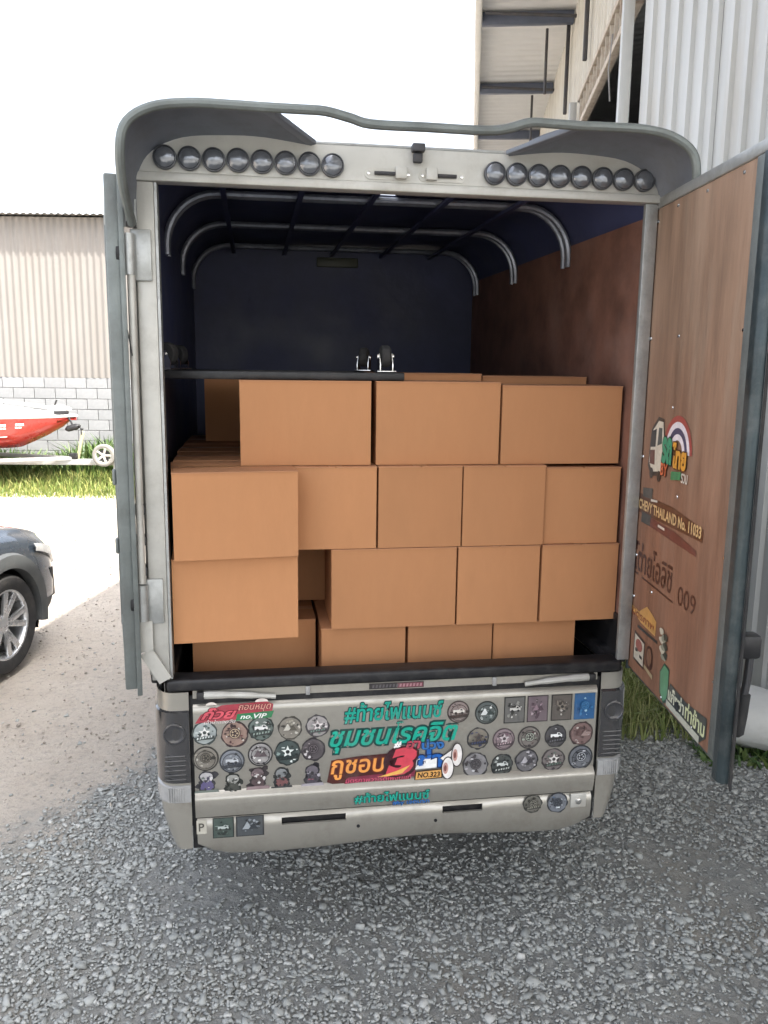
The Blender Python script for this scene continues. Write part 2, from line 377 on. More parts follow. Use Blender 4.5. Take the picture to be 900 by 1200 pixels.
# ------------------------------------------------------------------ shed behind on the left
SY = 16.0
shed = empty('shed', 'long pale metal shed with whitewashed block base behind the boat', 'shed', Matrix.Translation((-6, SY, 0)))
def corrug(x0, x1, pitch, depth, z0, z1, prof='sine'):
    """corrugated sheet in local xz, relief along y"""
    m = MB(); P = []
    if prof == 'sine':
        k = int((x1 - x0) / pitch * 6) + 1
        P = [(x0 + (x1 - x0) * i / k, depth * math.sin(2 * math.pi * ((x0 + (x1 - x0) * i / k) / pitch))) for i in range(k + 1)]
    else:
        x = x0
        while x < x1 - 1e-6:
            for f, d in ((0, 0), (.58, 0), (.66, -depth), (.90, -depth), (.985, 0)):
                if x + f * pitch <= x1: P.append((x + f * pitch, d))
            x += pitch
        P.append((x1, 0))
    m.grid([[(a, d, z0) for a, d in P], [(a, d, z1) for a, d in P]])
    return m
base_sheet = None
for i in range(17):
    x0 = -7.0 + i * .762
    if base_sheet is None:
        base_sheet = corrug(0, .762, .127, .012, 1.80, 4.72).build('wall_sheet', SHEDM, shed, angle=50); base_sheet.location = (x0, 0, 0)
    else: share('wall_sheet', base_sheet, shed, (x0, -.003 * (i % 2), 0))
MB().box(-7.2, 6.2, .03, .12, 0, 1.80).build('mortar_wall', MORTAR, shed)
blk = None
for r in range(9):
    for k in range(25):
        x = -7.1 + k * .4 + (.2 if r % 2 else 0)
        if blk is None:
            blk = MB().box(-.194, .194, -.006, .05, .005, .195).build('block', BLOCKM, shed, bevel=.004, segs=1); blk.location = (x, 0, r * .2)
        else: share('block', blk, shed, (x, random.uniform(-.004, .003), r * .2))
MB().box(-3.62, -3.50, -.04, .03, 0, 1.82).build('pier', BLOCKM, shed, bevel=.01)
rf = corrug(-7.4, 6.4, .127, .014, 0, 1).v
m = MB(); k = len(rf) // 2
m.grid([[(a[0], -.24, 4.74 + a[1]) for a in rf[:k]], [(a[0], 6.0, 5.2 + a[1]) for a in rf[:k]]])
m.build('roof', SHEDM, shed, angle=50)
MB().box(-7.2, 6.2, 6.0, 6.1, 0, 5.15).build('rear_wall', SHEDM, shed)
for sx_ in (-7.25, 6.2): MB().box(sx_, sx_ + .05, .13, 5.99, 0, 4.6).build('end_wall', SHEDM, shed)

# ------------------------------------------------------------------ warehouse on the right (local x = outward q, local y = along s)
WM = Matrix(((VQ.x, US.x, 0, 0), (VQ.y, US.y, 0, 0), (0, 0, 1, 0), (0, 0, 0, 1)))
wh = empty('warehouse', 'tall metal warehouse with overhanging roof to the right of the truck', 'warehouse', WM)
QW, ZJ = 1.15, 6.40
def sheet_wall(a, b, z0, z1, pitch, depth, mat, name, width, prof):
    """row of sheets from plan point a to b, relief towards the left of a->b"""
    a = Vector((*a, 0)); b = Vector((*b, 0)); L_ = (b - a).length; d = (b - a) / L_; ang = math.atan2(d.y, d.x)
    k = max(1, round(L_ / width)); ww = L_ / k; first = None
    for i in range(k):
        loc = a + d * ww * i
        if first is None:
            first = corrug(0, ww, pitch, depth, z0, z1, prof).build(name, mat, wh, angle=25); first.location = loc; first.rotation_euler.z = ang
        else:
            off = Vector((-d.y, d.x, 0)) * (.002 * (i % 2)); share(name, first, wh, loc + off, (0, 0, ang))
def toq(x, y): v = Vector((x, y, 0)); return (v.dot(VQ), v.dot(US))
# near wall, turned towards the viewer
A = toq(1.79, 6.35); B = toq(2.94, 2.05)
sheet_wall(A, B, .02, 6.55, .155, .024, GALV, 'wall_sheet', .93, 'trap')
# far side wall above and beyond the opening
sheet_wall((QW, 30.0), (QW, 10.1), 5.06, ZJ, .20, .025, CREAM, 'upper_wall_sheet', 1.0, 'trap')
sheet_wall((QW, 30.0), (QW, 10.1), 0.02, 5.06, .20, .025, CREAM, 'wall_sheet', 1.0, 'trap')
sheet_wall((QW, 10.1), (QW, 6.7), 5.06, ZJ, .20, .025, CREAM, 'upper_wall_sheet', .9, 'trap')
# lattice truss over the opening
m = MB(); m.beam((QW - .02, 6.2, 4.72), (QW - .02, 10.1, 4.72), .07, .06)
m.build('truss_lower_chord', RUSTC, wh, bevel=.005)
MB().beam((QW - .02, 6.2, 5.04), (QW - .02, 10.1, 5.04), .06, .05).build('truss_upper_chord', RUSTC, wh, bevel=.005)
for i in range(15):
    s0 = 6.45 + i * .25
    MB().beam((QW - .02, s0, 4.751), (QW - .02, s0, 5.014), .03, .03).build('truss_rung', RUSTC, wh)
for s0, z1 in ((6.62, 6.3), (10.06, 5.0)):
    MB().box(QW - .14, QW - .06, s0 - .04, s0 + .04, 0, z1).build('post', GALV, wh, bevel=.006)
for s0 in (9.35, 11.2):
    MB().box(QW - .10, QW - .055, s0 - .025, s0 + .025, 5.2, 6.30).build('conduit', DARKM, wh, bevel=.01)
# roof: overhang, slope and far slope; rafters and braces under the overhang
def zr(q): return 6.36 + max(0, q - 1.2) * .177
for i in range(24):
    s0 = -9 + i * 1.6
    m = MB(); P = [(s0 + 1.6 * j / 32, .012 * math.sin(j * math.pi / 2)) for j in range(33)]
    m.grid([[(q, s_, zr(q) + d) for s_, d in P] for q in (.0, 1.2, 5., 9.)])
    m.build('roof_sheet', ROOFIN, wh, angle=50, thick=.002)
m = MB(); m.grid([[(q, s_, zr(9) - (q - 9) * .177 + .015) for s_ in (-9, 29.4)] for q in (9.02, 18.)]); m.build('rear_roof_slope', ROOFIN, wh, thick=.004)
MB().box(-.07, .015, -9, 29.4, 6.22, 6.42).build('eave_fascia', WHITEP, wh, bevel=.02)
for i in range(14):
    s0 = -7.2 + i * 2.6 + .1
    m = MB(); m.beam((.02, s0, zr(.02) - .09), (QW - .03, s0, zr(QW) - .09), .09, .14); m.build('rafter', BEAM_D, wh, bevel=.006)
for s0 in (11.5, 14.1):
    MB().tube([(.05, s0 - 1.0, 6.12), (QW - .06, s0 - 1.0, 6.06)], .02, 8).build('brace', DARKM, wh)
    MB().tube([(QW - .32, s0 - .1, zr(.8) - .1), (QW - .32, s0 - .1, 5.5)], .018, 8).build('hanger', DARKM, wh)
for s0 in (6.9, 7.4, 8.8, 9.6): # thin dangling cords
    if s0 in (7.4,): MB().tube([(QW - .09, s0, 4.75), (QW - .10, s0 + .06, 4.5), (QW - .08, s0 + .03, 4.25)], .006, 5).build('cord', MORTAR, wh)
# inside of the building
MB().box(QW + .3, 17.9, 5.9, 29, -.03, .015).build('concrete_floor', MORTAR, wh)
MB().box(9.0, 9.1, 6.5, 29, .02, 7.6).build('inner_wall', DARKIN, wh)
MB().box(QW + .05, 9.0, 28.9, 29.0, .02, 7.7).build('end_wall', CREAM, wh)
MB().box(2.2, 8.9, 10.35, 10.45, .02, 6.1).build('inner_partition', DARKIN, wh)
for dz in (0, .09):
    P = Vector((2.30, 4.55, 0)); q_, s_ = toq(2.27, 4.45)
    MB().box(q_ - .075, q_ + .03, s_ - .03, s_ + .03, 3.50 + dz, 3.535 + dz).build('bracket', BLACK, wh, bevel=.008)

# ------------------------------------------------------------------ pickup truck with cargo body (x right, y forward, z up, origin under the tail)
YAW = .1558
TM = Matrix.Translation((.0714, 2.7561, 0)) @ Matrix.Rotation(YAW, 4, 'Z')
tr = empty('pickup_truck', 'champagne pickup truck with open cargo body full of cardboard boxes', 'truck', TM)

VIN = {}
def vinyl(h):
    if h not in VIN: VIN[h] = pm('vinyl_' + h, srgb(h), .38, 0, .12, 40, coat=.2, dirt=((.2, .19, .17), .25, 18))
    return VIN[h]

class Sticker:
    """one flat decal: layered shapes on a plane, one mesh with several colours"""
    def __init__(s, o, ex, ey, n): s.o = Vector(o); s.ex = Vector(ex); s.ey = Vector(ey); s.n = Vector(n); s.m = MB(); s.c = []; s.k = 0
    def mat(s, h):
        if h not in s.c: s.c.append(h)
        s.m.mi = s.c.index(h)
    def pt(s, u, v, k): return s.o + s.ex * u + s.ey * v + s.n * (.0012 + .0005 * k)
    def poly(s, P, h, k=None):
        k = s.k if k is None else k; s.mat(h); s.m.add([s.pt(u, v, k) for u, v in P], [tuple(range(len(P)))]); s.k = k
    def disc(s, u, v, r, h, k=None, ry=None, n=22, wob=0., seed=0, a0=0., a1=2 * math.pi):
        rr = random.Random(seed); ry = ry or r; full = abs(a1 - a0 - 2 * math.pi) < 1e-6
        P = [(u + r * (1 + wob * rr.uniform(-1, 1)) * math.cos(a0 + (a1 - a0) * i / (n if full else n - 1)),
              v + ry * (1 + wob * rr.uniform(-1, 1)) * math.sin(a0 + (a1 - a0) * i / (n if full else n - 1))) for i in range(n)]
        s.poly(P, h, k)
    def arc(s, u, v, r0, r1, a0, a1, h, k=None, n=16):
        s.mat(h); k = s.k if k is None else k; s.k = k
        A_ = [a0 + (a1 - a0) * i / n for i in range(n + 1)]
        V = [s.pt(u + r0 * math.cos(a), v + r0 * math.sin(a), k) for a in A_] + [s.pt(u + r1 * math.cos(a), v + r1 * math.sin(a), k) for a in A_]
        s.m.add(V, [(i, i + 1, n + 2 + i, n + 1 + i) for i in range(n)])
    def text(s, body, u0, u1, v0, v1, h, k=None, shear=0., bold=0., outline=None, ow=.05, rise=0., rot=0.):
        """lettering fitted to a box; 'rise' slopes the line, 'outline' puts a thicker copy behind"""
        k = s.k + 1 if k is None else k
        lay = ([(outline, bold + ow, k)] if outline else []) + [(h, bold, k + (1 if outline else 0))]
        bb = None
        for hh, off, kk in lay[::-1]:
            cu = bpy.data.curves.new('t', 'FONT'); cu.body = body; cu.size = 1; cu.shear = shear; cu.offset = off; cu.resolution_u = 3
            ob = bpy.data.objects.new('t', cu); COL.objects.link(ob)
            dg = bpy.context.evaluated_depsgraph_get(); me = bpy.data.meshes.new_from_object(ob.evaluated_get(dg))
            V = [v.co.copy() for v in me.vertices]; F = [tuple(p.vertices) for p in me.polygons]
            bpy.data.objects.remove(ob); bpy.data.curves.remove(cu); bpy.data.meshes.remove(me)
            if not V: continue
            if bb is None: bb = (min(p.x for p in V), max(p.x for p in V), min(p.y for p in V), max(p.y for p in V))
            X = lambda p: u0 + (p.x - bb[0]) / (bb[1] - bb[0]) * (u1 - u0)
            Y = lambda p: v0 + (p.y - bb[2]) / (bb[3] - bb[2]) * (v1 - v0)
            s.mat(hh); s.m.add([s.pt(X(p), Y(p) + rise * (X(p) - u0), kk) for p in V], F)
        s.k = lay[-1][2]
    def build(s, name, parent, label=None):
        o = s.m.build(name, [vinyl(h) for h in s.c], parent, recalc=False, angle=180)
        # every face looks outwards
        me = o.data; flip = [p for p in me.polygons if p.normal.dot(s.n) < 0]
        for p in flip: p.flip()
        me.update()
        if label: o['label'] = label
        return o

# --- tailgate
prof = [(.03, 1.016), (-.004, 1.016), (-.006, .990), (.010, .984), (.010, .974), (-.005, .967), (-.013, .957), (-.015, .94), (-.015, .668),
        (-.013, .657), (-.030, .641), (-.033, .630), (-.031, .60), (-.022, .564), (.03, .564)]
m = MB(); m.prism(prof, lambda u, v, d: (d, u, v), -.716, .716)
gate = m.build('tailgate', PAINT, tr, angle=40)
MB().box(-.728, .728, -.002, .06, .44, 1.0).build('tailgate_shadow_gap', BLACK, tr)
for sx_ in (-1, 1):   # latch levers in the groove at the top corners
    P = [(sx_ * .70, -.012, 1.003), (sx_ * .62, -.018, 1.004), (sx_ * .52, -.022, .999), (sx_ * .44, -.020, .990)]
    MB().tube(catmull(P, 4), [.013] * 5 + [.011] * 4 + [.008] * 4, 10).build('latch_lever', PANEL_W, gate)
    MB().box(sx_ * .69 - .012, sx_ * .69 + .012, -.03, -.006, .990, 1.018).build('lever_mount', BLACK, gate, bevel=.004)
    MB().box(sx_ * .33 - .008, sx_ * .33 + .008, -.014, -.003, .986, 1.018).build('rubber_stop', LENS_C, gate, bevel=.003)
# --- dark cap strip over the tailgate and the bed corners
MB().box(-.80, .80, -.018, .07, 1.019, 1.060).build('tailgate_cap', BLACK, tr, bevel=.010, segs=3)
# --- corner pillars and tail lights
def planc(sx_, off, z):
    k = 1 - .10 * max(0, (.62 - z) / .2) ** 1.5
    P = [(.729, -.012), (.775, -.013), (.80, -.006), (.822, .016), (.835, .055), (.842, .12), (.845, .22), (.848, .36)]
    out = []
    for i, (x, y) in enumerate(P):
        a = Vector(P[min(i + 1, 7)]) - Vector(P[max(i - 1, 0)]); nrm = Vector((a.y, -a.x)).normalized()
        xx = .729 + (x - .729) * (1 - .55 * max(0, (.62 - z) / .2) ** 1.8) if i < 7 else x - .05 * max(0, (.62 - z) / .2)
        out.append((sx_ * (xx + nrm.x * off), y + nrm.y * off, z))
    return out
for sx_ in (-1, 1):
    m = MB(); m.grid([[Vector(p) for p in catmull(planc(sx_, 0, z), 3)] for z in (.448, .47, .51, .56, .62, .79, .958, 1.017)])
    m.build('bed_corner', PAINT, tr, angle=45, thick=.004 * sx_)
    tl = None
    for z0, z1, mt, nm in ((.690, .955, LENS_D, 'taillight'), (.618, .686, LENS_C, 'reverse_lens')):
        rows = []
        for z, o in ((z0, .002), (z0 + .006, .011), ((z0 + z1) / 2, .0125), (z1 - .006, .011), (z1, .002)):
            rows.append([Vector(p) for p in catmull(planc(sx_, o, max(z, .62))[:7], 3)])
            for p in rows[-1]: p.z = z
        o_ = MB().grid(rows).build(nm, mt, tl or tr, angle=45)
        if tl is None: tl = o_
    M = Matrix.Translation((sx_ * .778, -.026, .875)) @ Matrix.Rotation(math.pi / 2, 4, 'X')
    MB().lathe([(.036, -.004), (.037, .003), (.033, .004), (.031, .001), (.018, -.002), (.004, -.003)], M, 24).build('lamp_ring', LENS_R, tl)
    m = MB()
    for i in range(6): m.box(sx_ * .778 - .034, sx_ * .778 + .034, -.0275, -.022, .705 + i * .017, .712 + i * .017)
    m.build('lens_ribs', LENS_D, tl, bevel=.002)
    m = MB()
    for i in range(7): m.box(sx_ * .755 + sx_ * i * .008 - .0025, sx_ * .755 + sx_ * i * .008 + .0025, -.0275, -.022, .628, .678)
    m.build('lens_flutes', LENS_C, tl, bevel=.001)
# --- bumper valance with two slots
def bz(x): return .406 + .02 * math.exp(-(x / .3) ** 2) + .004 * math.sin(x * 7) + .045 * max(0, (abs(x) - .56) / .152) ** 2.2
xsb = [-.712, -.66, -.60, -.50, -.424, -.30, -.199, -.05, .06, .15, .23, .298, .40, .52, .60, .66, .712]
rows = []
for j, fz in enumerate((0, .12, .5, .72, .9, 1.0)):
    r = []
    for x in xsb:
        z = bz(x) + (.556 - bz(x)) * fz
        if j == 3: z = .517
        if j == 4: z = .543
        r.append(Vector((x, (-.004, -.018, -.024, -.024, -.022, -.012)[j], z)))
    rows.append(r)
slot = lambda i, k: i == 3 and (xsb[k] in (-.424, -.30) or xsb[k] in (.15, .23))
bmp = MB().grid(rows, slot).build('bumper', PAINT, tr, angle=40, thick=.01)
MB().box(-.45, .32, .012, .02, .50, .555).build('slot_shadow_plate', BLACK, bmp)
for x in (.125, -.155):
    MB().lathe([(.006, 0), (.006, .004)], Matrix.Translation((x, -.023, .492)) @ Matrix.Rotation(math.pi / 2, 4, 'X'), 12).build('bolt_hole', BLACK, bmp)
o_ = MB().box(.630, .690, -.031, -.024, .505, .560).build('lock_plate', STEEL_L, bmp, bevel=.004)
MB().lathe([(.011, 0), (.011, .006), (.005, .008)], Matrix.Translation((.658, -.030, .531)) @ Matrix.Rotation(math.pi / 2, 4, 'X'), 14).build('lock_barrel', CHROME, bmp)

# --- tailgate decals
TGN = (0, -1, 0); EX = (1, 0, 0); EZ = (0, 0, 1)
def tg(y=-.0152): return Sticker((0, y, 0), EX, EZ, TGN)
rr = random.Random(11)
def badge(x, z, r, rim, fill, accents, kind, seed, ry=None, y=-.0152, label=None):
    def mute(h, k=.45):
        c = [int(h[i:i + 2], 16) for i in (0, 2, 4)]; g = sum(c) / 3
        return ''.join('%02x' % int(max(0, min(255, g + (v - g) * k))) for v in c)
    if label is None and fill != '2b5c8c': rim, fill, accents = mute(rim), mute(fill), [mute(a, .6) for a in accents]
    s = tg(y); q = random.Random(seed); ry = ry or r
    if kind == 'sq':
        s.poly([(x - r, z - ry), (x + r, z - ry), (x + r, z + ry), (x - r, z + ry)], rim, 0)
        s.poly([(x - r * .9, z - ry * .92), (x + r * .9, z - ry * .92), (x + r * .9, z + ry * .92), (x - r * .9, z + ry * .92)], fill, 1)
    elif kind == 'fig':      # small cartoon-like silhouette on a plinth
        s.disc(x, z + ry * .45, r * .62, rim, 0, ry * .5, wob=.08, seed=seed); s.disc(x, z - ry * .3, r * .7, rim, 0, ry * .62, wob=.12, seed=seed + 1)
        s.disc(x, z + ry * .45, r * .5, fill, 1, ry * .38, wob=.08, seed=seed + 2); s.disc(x + r * .05, z - ry * .3, r * .5, accents[0], 1, ry * .45, wob=.2, seed=seed + 3)
    else:
        wob = .0 if kind == 'round' else .07
        s.disc(x, z, r, rim, 0, ry, 26, wob, seed); s.disc(x, z, r * .88, fill, 1, ry * .88, 26, wob * .6, seed + 1)
        if kind == 'round':
            s.arc(x, z, r * .70, r * .76, 0, 2 * math.pi, rim, 19, 26)
    n = 26 if kind != 'fig' else 22
    if kind == 'fig':
        for i in range(5): s.disc(x + q.uniform(-.8, .8) * r, z + q.uniform(-.9, .9) * ry, r * q.uniform(.2, .4), rim, 0, r * q.uniform(.2, .35), 10, .25, seed + 9 + i)
        s.poly([(x - r, z - ry * .95), (x + r, z - ry * .88), (x + r * .9, z - ry * .62), (x - r * .9, z - ry * .66)], accents[-1], 2)
    for i in range(n):
        a = q.uniform(0, 6.28); d = math.sqrt(q.random()) * (.78 if kind not in ('fig', 'sq') else .72 if kind == 'sq' else .6)
        sq = q.uniform(.035, .15) * r
        s.disc(x + math.cos(a) * d * r, z + math.sin(a) * d * ry, sq, q.choice(accents + [rim, rim, fill]), 3 + i * .25, sq * q.uniform(.3, 1.2) * ry / r, 7, .4, q.random())
    if kind != 'fig':                       # central motif: a lorry, peaks, a star or a wheel
        lt, dk_ = accents[-1], rim; u, v, g = x, z + ry * .12, r * .5; mo = (seed // 7) % 4 if kind != 'sq' else seed % 4
        if mo == 0:
            s.poly([(u - g, v - g * .3), (u + g, v - g * .3), (u + g, v + g * .1), (u + g * .55, v + g * .5), (u + g * .1, v + g * .5), (u + g * .1, v + g * .25), (u - g, v + g * .25)], lt, 14)
            for d in (-.55, .6): s.disc(u + g * d, v - g * .35, g * .24, dk_, 15, n=12)
            s.poly([(u + g * .25, v + g * .12), (u + g * .8, v + g * .12), (u + g * .5, v + g * .4), (u + g * .25, v + g * .4)], dk_, 15)
        elif mo == 1:
            s.poly([(u - g * 1.1, v - g * .5), (u + g * .3, v - g * .5), (u - g * .4, v + g * .7)], lt, 14); s.poly([(u - g * .2, v - g * .5), (u + g * 1.1, v - g * .5), (u + g * .5, v + g * .45)], accents[0], 15)
            s.disc(u + g * .6, v + g * .75, g * .2, lt, 14, n=10)
        elif mo == 2:
            s.poly([(u + g * (1 if i % 2 == 0 else .42) * math.sin(i * math.pi / 5), v + g * (1 if i % 2 == 0 else .42) * math.cos(i * math.pi / 5)) for i in range(10)], lt, 14); s.disc(u, v, g * .3, dk_, 15, n=12)
        else:
            s.disc(u, v, g * .85, dk_, 14, n=18); s.arc(u, v, g * .62, g * .74, 0, 2 * math.pi, accents[1], 15, 18)
            for i in range(5): s.disc(u + g * .36 * math.cos(i * 1.257), v + g * .36 * math.sin(i * 1.257), g * .15, accents[1], 15, n=8)
    if kind in ('round', 'wob') and seed % 2 == 0:       # banner across the lower half with letter-like strokes
        s.poly([(x - r * .8, z - ry * .52), (x + r * .82, z - ry * .42), (x + r * .78, z - ry * .14), (x - r * .84, z - ry * .24)], rim, 17)
        for i in range(6):
            u = x - r * .62 + i * r * .22 + q.uniform(-.02, .02) * r; v = z - ry * .44 + i * .012 * ry / .04 * .1
            s.poly([(u, v), (u + r * .13, v + .001), (u + r * .16, v + ry * q.uniform(.13, .2)), (u + r * .03, v + ry * .17)], accents[1], 18)
    return s.build('sticker', gate if z > .56 else bmp, label)
dk = '2c2a2c'
B_ = [(-.679, .869, .037, '3a4a48', '9fb0ae', ['5d7472', 'c9d3d0', '33403f', 'e6e6e0'], 'wob'),
      (-.579, .860, .041, '4a2a2c', 'b07a62', ['8c3b3e', 'c9a87c', '5a2830', 'd8d0c0'], 'wob'),
      (-.490, .875, .039, '2b3a36', '5f7a6e', ['32584a', '8fa89c', '27332f', 'e8e8e4'], 'wob'),
      (-.392, .871, .037, '4b443a', '8d8470', ['5f584a', 'a89f88', '3c362e', 'c9c2b0'], 'wob'),
      (-.298, .873, .036, '4a4448', 'a79a98', ['b04a5c', '6f8f80', '3a3438', 'e0d4d2'], 'wob'),
      (-.678, .777, .039, '3c372e', '8f8672', ['5d5545', '746b58', 'b0a890', 'cfc8b4'], 'round'),
      (-.590, .762, .038, '343a46', '7f8896', ['4e5870', '3f4656', '9aa4b0', 'c0c6ce'], 'round'),
      (-.494, .781, .038, '2e2c2e', 'a49e9c', ['5b4a50', '403a40', 'e8e4de', '6d5a60'], 'round'),
      (-.401, .782, .041, '20302f', '3d5654', ['5f8580', '2a4240', '85a49c', 'dfe8e2'], 'wob'),
      (-.313, .788, .037, '352c32', '5e5058', ['463a42', '74646c', '8a7a80', 'cfc8c8'], 'wob'),
      (.200, .898, .036, '4a342e', 'a88a80', ['7a4c40', '5c3a32', 'c8b4a8', 'e8dcd0'], 'round'),
      (.303, .889, .038, '27302f', '5f706c', ['3d504c', '829490', 'aab8b4', 'e6ece8'], 'round'),
      (.370, .784, .037, '584048', 'a58088', ['84586a', 'c4a0a8', '6a4450', 'd8c4c8'], 'round'),
      (.465, .785, .038, '443a38', '8a7a70', ['5e4e48', 'a8b09c', '6e3c40', 'c8c0b0'], 'round'),
      (.565, .785, .038, '2a2a2e', '4c4a50', ['38363c', '6a6870', '58504c', 'f0f0ee'], 'wob'),
      (.662, .789, .040, '4a302e', '8c5a54', ['a8847c', '5c3a38', 'c8b8b0', '6e4844'], 'wob'),
      (.275, .793, .036, '33343a', '8a7d66', ['323a66', '3d4a80', 'a89a80', '5c4a44'], 'wob'),
      (.268, .692, .043, '38343a', '8a848a', ['b8b4b8', '5a545a', '48424a', 'd8d4d8'], 'wob'),
      (.367, .686, .037, '23282a', '4d5652', ['38423e', 'a8b0a8', '6a746c', 'd0d8d0'], 'wob'),
      (.459, .696, .039, '2e2c32', '6a666e', ['423e48', '8c8890', '54505a', 'b0acb4'], 'wob'),
      (.560, .693, .039, '44383a', '80706c', ['a05c58', '5a7a68', '4a4044', 'e0d8d0'], 'wob'),
      (.664, .696, .042, '2a2e38', '6c7280', ['464c5c', 'a4aab4', '383c48', 'd0d4dc'], 'round'),
      (-.677, .690, .038, '3c3a44', 'b4b0b4', ['5a4f8c', 'd8d4d4', '4a4660', '6e7a70'], 'fig'),
      (-.589, .676, .036, '33362f', '9a9a90', ['4d5048', 'd4d4cc', '2e312c', '74766c'], 'fig'),
      (-.504, .693, .036, '3e3034', '7a5c60', ['5e4448', 'd8d0cc', '463439', '94767a'], 'fig'),
      (-.423, .687, .035, '2f3335', '7e8488', ['8c4a4a', '4a5256', 'dfe2e2', '3a3e42'], 'fig'),
      (-.316, .691, .036, '352f3a', '6a6070', ['4c4456', '8c8494', 'b04a60', 'a8a0ac'], 'fig')]
for i, (x, z, r, rim, fill, acc, kd) in enumerate(B_):
    badge(x, z, r * 1.13, rim, fill, acc, kd, 100 + i * 7, ry=(.044 if kd == 'fig' else r * 1.16))
for i, (x, rim, fill, acc) in enumerate([(.406, '2f2f2c', '6d6c64', ['45443e', '9a988c', 'd0cec4']), (.492, '44343a', '7d5f6c', ['5a3e4c', 'c8a8b4', '9a7484']),
                                        (.582, '35302c', '66594e', ['4a3e36', 'c8beb0', '8c7c6c']), (.669, '2d5f8a', '2b5c8c', ['1f4a78', '3a76a8', '9ac0d8'])]):
    badge(x, .894, .039, rim, fill, acc, 'sq', 300 + i, ry=.050)
for i, (x, rim, fill, acc) in enumerate([(-.624, '23342f', '3f5c50', ['2c463c', '7a9a8c', 'b8c8c0']), (-.533, '2a2e33', '4a525a', ['363c44', '7c868e', '9aa4ac'])]):
    badge(x, .523, (.036, .048)[i], rim, fill, acc, 'sq', 320 + i, ry=.038, y=-.0245)
badge(.486, .530, .036, '38382f', '74705f', ['504c40', '94907c', 'b8b4a0', '5c584a'], 'wob', 330, y=-.0245)
badge(.581, .527, .040, '2f3640', '6c7684', ['3f6a9a', '4c5460', 'a8b4c0', 'e0e8f0'], 'wob', 331, y=-.0245)
s = tg(-.0245); s.poly([(-.718 + .004, .505), (-.680, .505), (-.680, .556), (-.714, .556)], 'b8b4a8', 0); s.text('P', -.707, -.688, .515, .545, '55524c', 1, bold=.02); s.build('sticker', bmp)
# big coloured lettering
s = tg()
s.poly([(-.722 + .012, .905), (-.455, .918), (-.448, .962), (-.47, .972), (-.62, .966), (-.69, .935)], 'a8404c', 0)
s.poly([(-.575, .908), (-.455, .914), (-.446, .938), (-.57, .932)], '2f7a4f', 1)
s.text('ก๊วย', -.69, -.57, .918, .958, 'd65a66', 2, shear=.4, bold=.03, outline='5e2029'); s.text('ถอนหมุด', -.565, -.455, .938, .964, 'e0a090', 2, shear=.3, bold=.01, outline='5e2029')
s.text('no.VIP', -.56, -.47, .914, .931, 'eef2ec', 4, shear=.3, bold=.02)
s.text('เจ้าป่าแอดวัน', -.68, -.575, .902, .916, 'e8dcd8', 4, shear=.3)
s.disc(-.655, .968, .018, 'e8ded6', 0, .010, 12, a0=0, a1=math.pi); s.disc(-.487, .972, .022, 'e8ded6', 0, .012, 12, a0=0, a1=math.pi)
s.build('lettering_sticker', gate, 'red and green banner sticker reading no.VIP')
s = tg(); s.text('#ท้ายไฟแนนซ์', -.205, .145, .876, .950, '12a08c', 0, shear=.12, bold=.022, outline='0d3a3a', ow=.045, rise=.0); s.build('lettering_sticker', gate, 'teal spiky lettering along the top of the tailgate')
s = tg(); s.text('ชุมชนโรคจิต', -.255, .200, .768, .872, '14a890', 0, shear=.3, bold=.02, outline='0c4440', ow=.075); s.build('lettering_sticker', gate, 'large bold teal lettering across the tailgate')
s = tg(); s.text('#', -.032, -.002, .770, .800, 'f2f2f0', 6, shear=.3, bold=.05); s.text('ฮา', .014, .066, .770, .800, 'b8485a', 6, shear=.2, bold=.03, outline='3a2030')
s.text('ป่วง', .070, .150, .764, .802, '2a6cb0', 6, bold=.04, outline='1a2f55'); s.build('lettering_sticker', gate, 'white red and blue hashtag lettering')
s = tg()
s.poly([(-.265, .640 + .022), (-.225, .645), (.03, .655), (.05, .76), (-.16, .752), (-.25, .742)], '4a1f1c', 0)
s.text('กูชอบ', -.252, -.060, .668, .742, 'f0a050', 1, shear=.14, bold=.018, outline='6a2a18', ow=.05)
s.poly([(-.205, .652), (.045, .664), (.05, .690), (-.03, .684), (-.19, .676)], '7c2740', 4); s.text('มิตรภาพวาไรตี้เพื่อนแท้', -.20, .035, .655, .674, 'd8607a', 5, shear=.1)
s.disc(-.005, .722, .062, '3a1a24', 4, .058, 22); s.text('3', -.058, .052, .672, .776, 'd44858', 6, shear=.25, bold=.07, outline='40141c', ow=.05)
s.poly([(-.085, .672), (-.02, .690), (.03, .710), (.0, .680), (-.05, .672)], 'f0b860', 9)
s.poly([(.048, .690), (.148, .694), (.150, .735), (.052, .730)], 'f2f2f0', 4); s.text('ช่า', .056, .146, .694, .766, '1f62b4', 5, bold=.03, outline='122a58', ow=.05)
s.poly([(.045, .640 + .008), (.146, .652), (.146, .688), (.048, .684)], '3c2410', 7); s.poly([(.049, .652), (.143, .656), (.143, .684), (.052, .680)], 'e0a860', 8)
s.text('NO.323', .056, .138, .658, .678, '2a1a10', 9, shear=.15, bold=.03)
s.build('lettering_sticker', gate, 'orange red and blue lettering with a big number three')
s = tg()      # pair of white horns
for (x, z, a, b_) in ((.198, .738, .018, .042), (.165, .690, .020, .040)):
    s.disc(x, z, a + .004, '2a2426', 12, b_ + .004, 24); s.disc(x, z, a, 'efeae6', 13, b_, 24); s.disc(x - a * .4, z, a * .5, 'c89a90', 14, b_ * .55, 16); s.disc(x - a * .45, z, a * .25, '7a4a44', 15, b_ * .3, 12)
s.poly([(.135, .730), (.185, .765), (.185, .735), (.150, .715)], '2a2426', 10); s.poly([(.138, .729), (.183, .760), (.183, .737), (.150, .718)], 'efeae6', 11)
s.build('horn_sticker', gate, 'white twin horn decal')
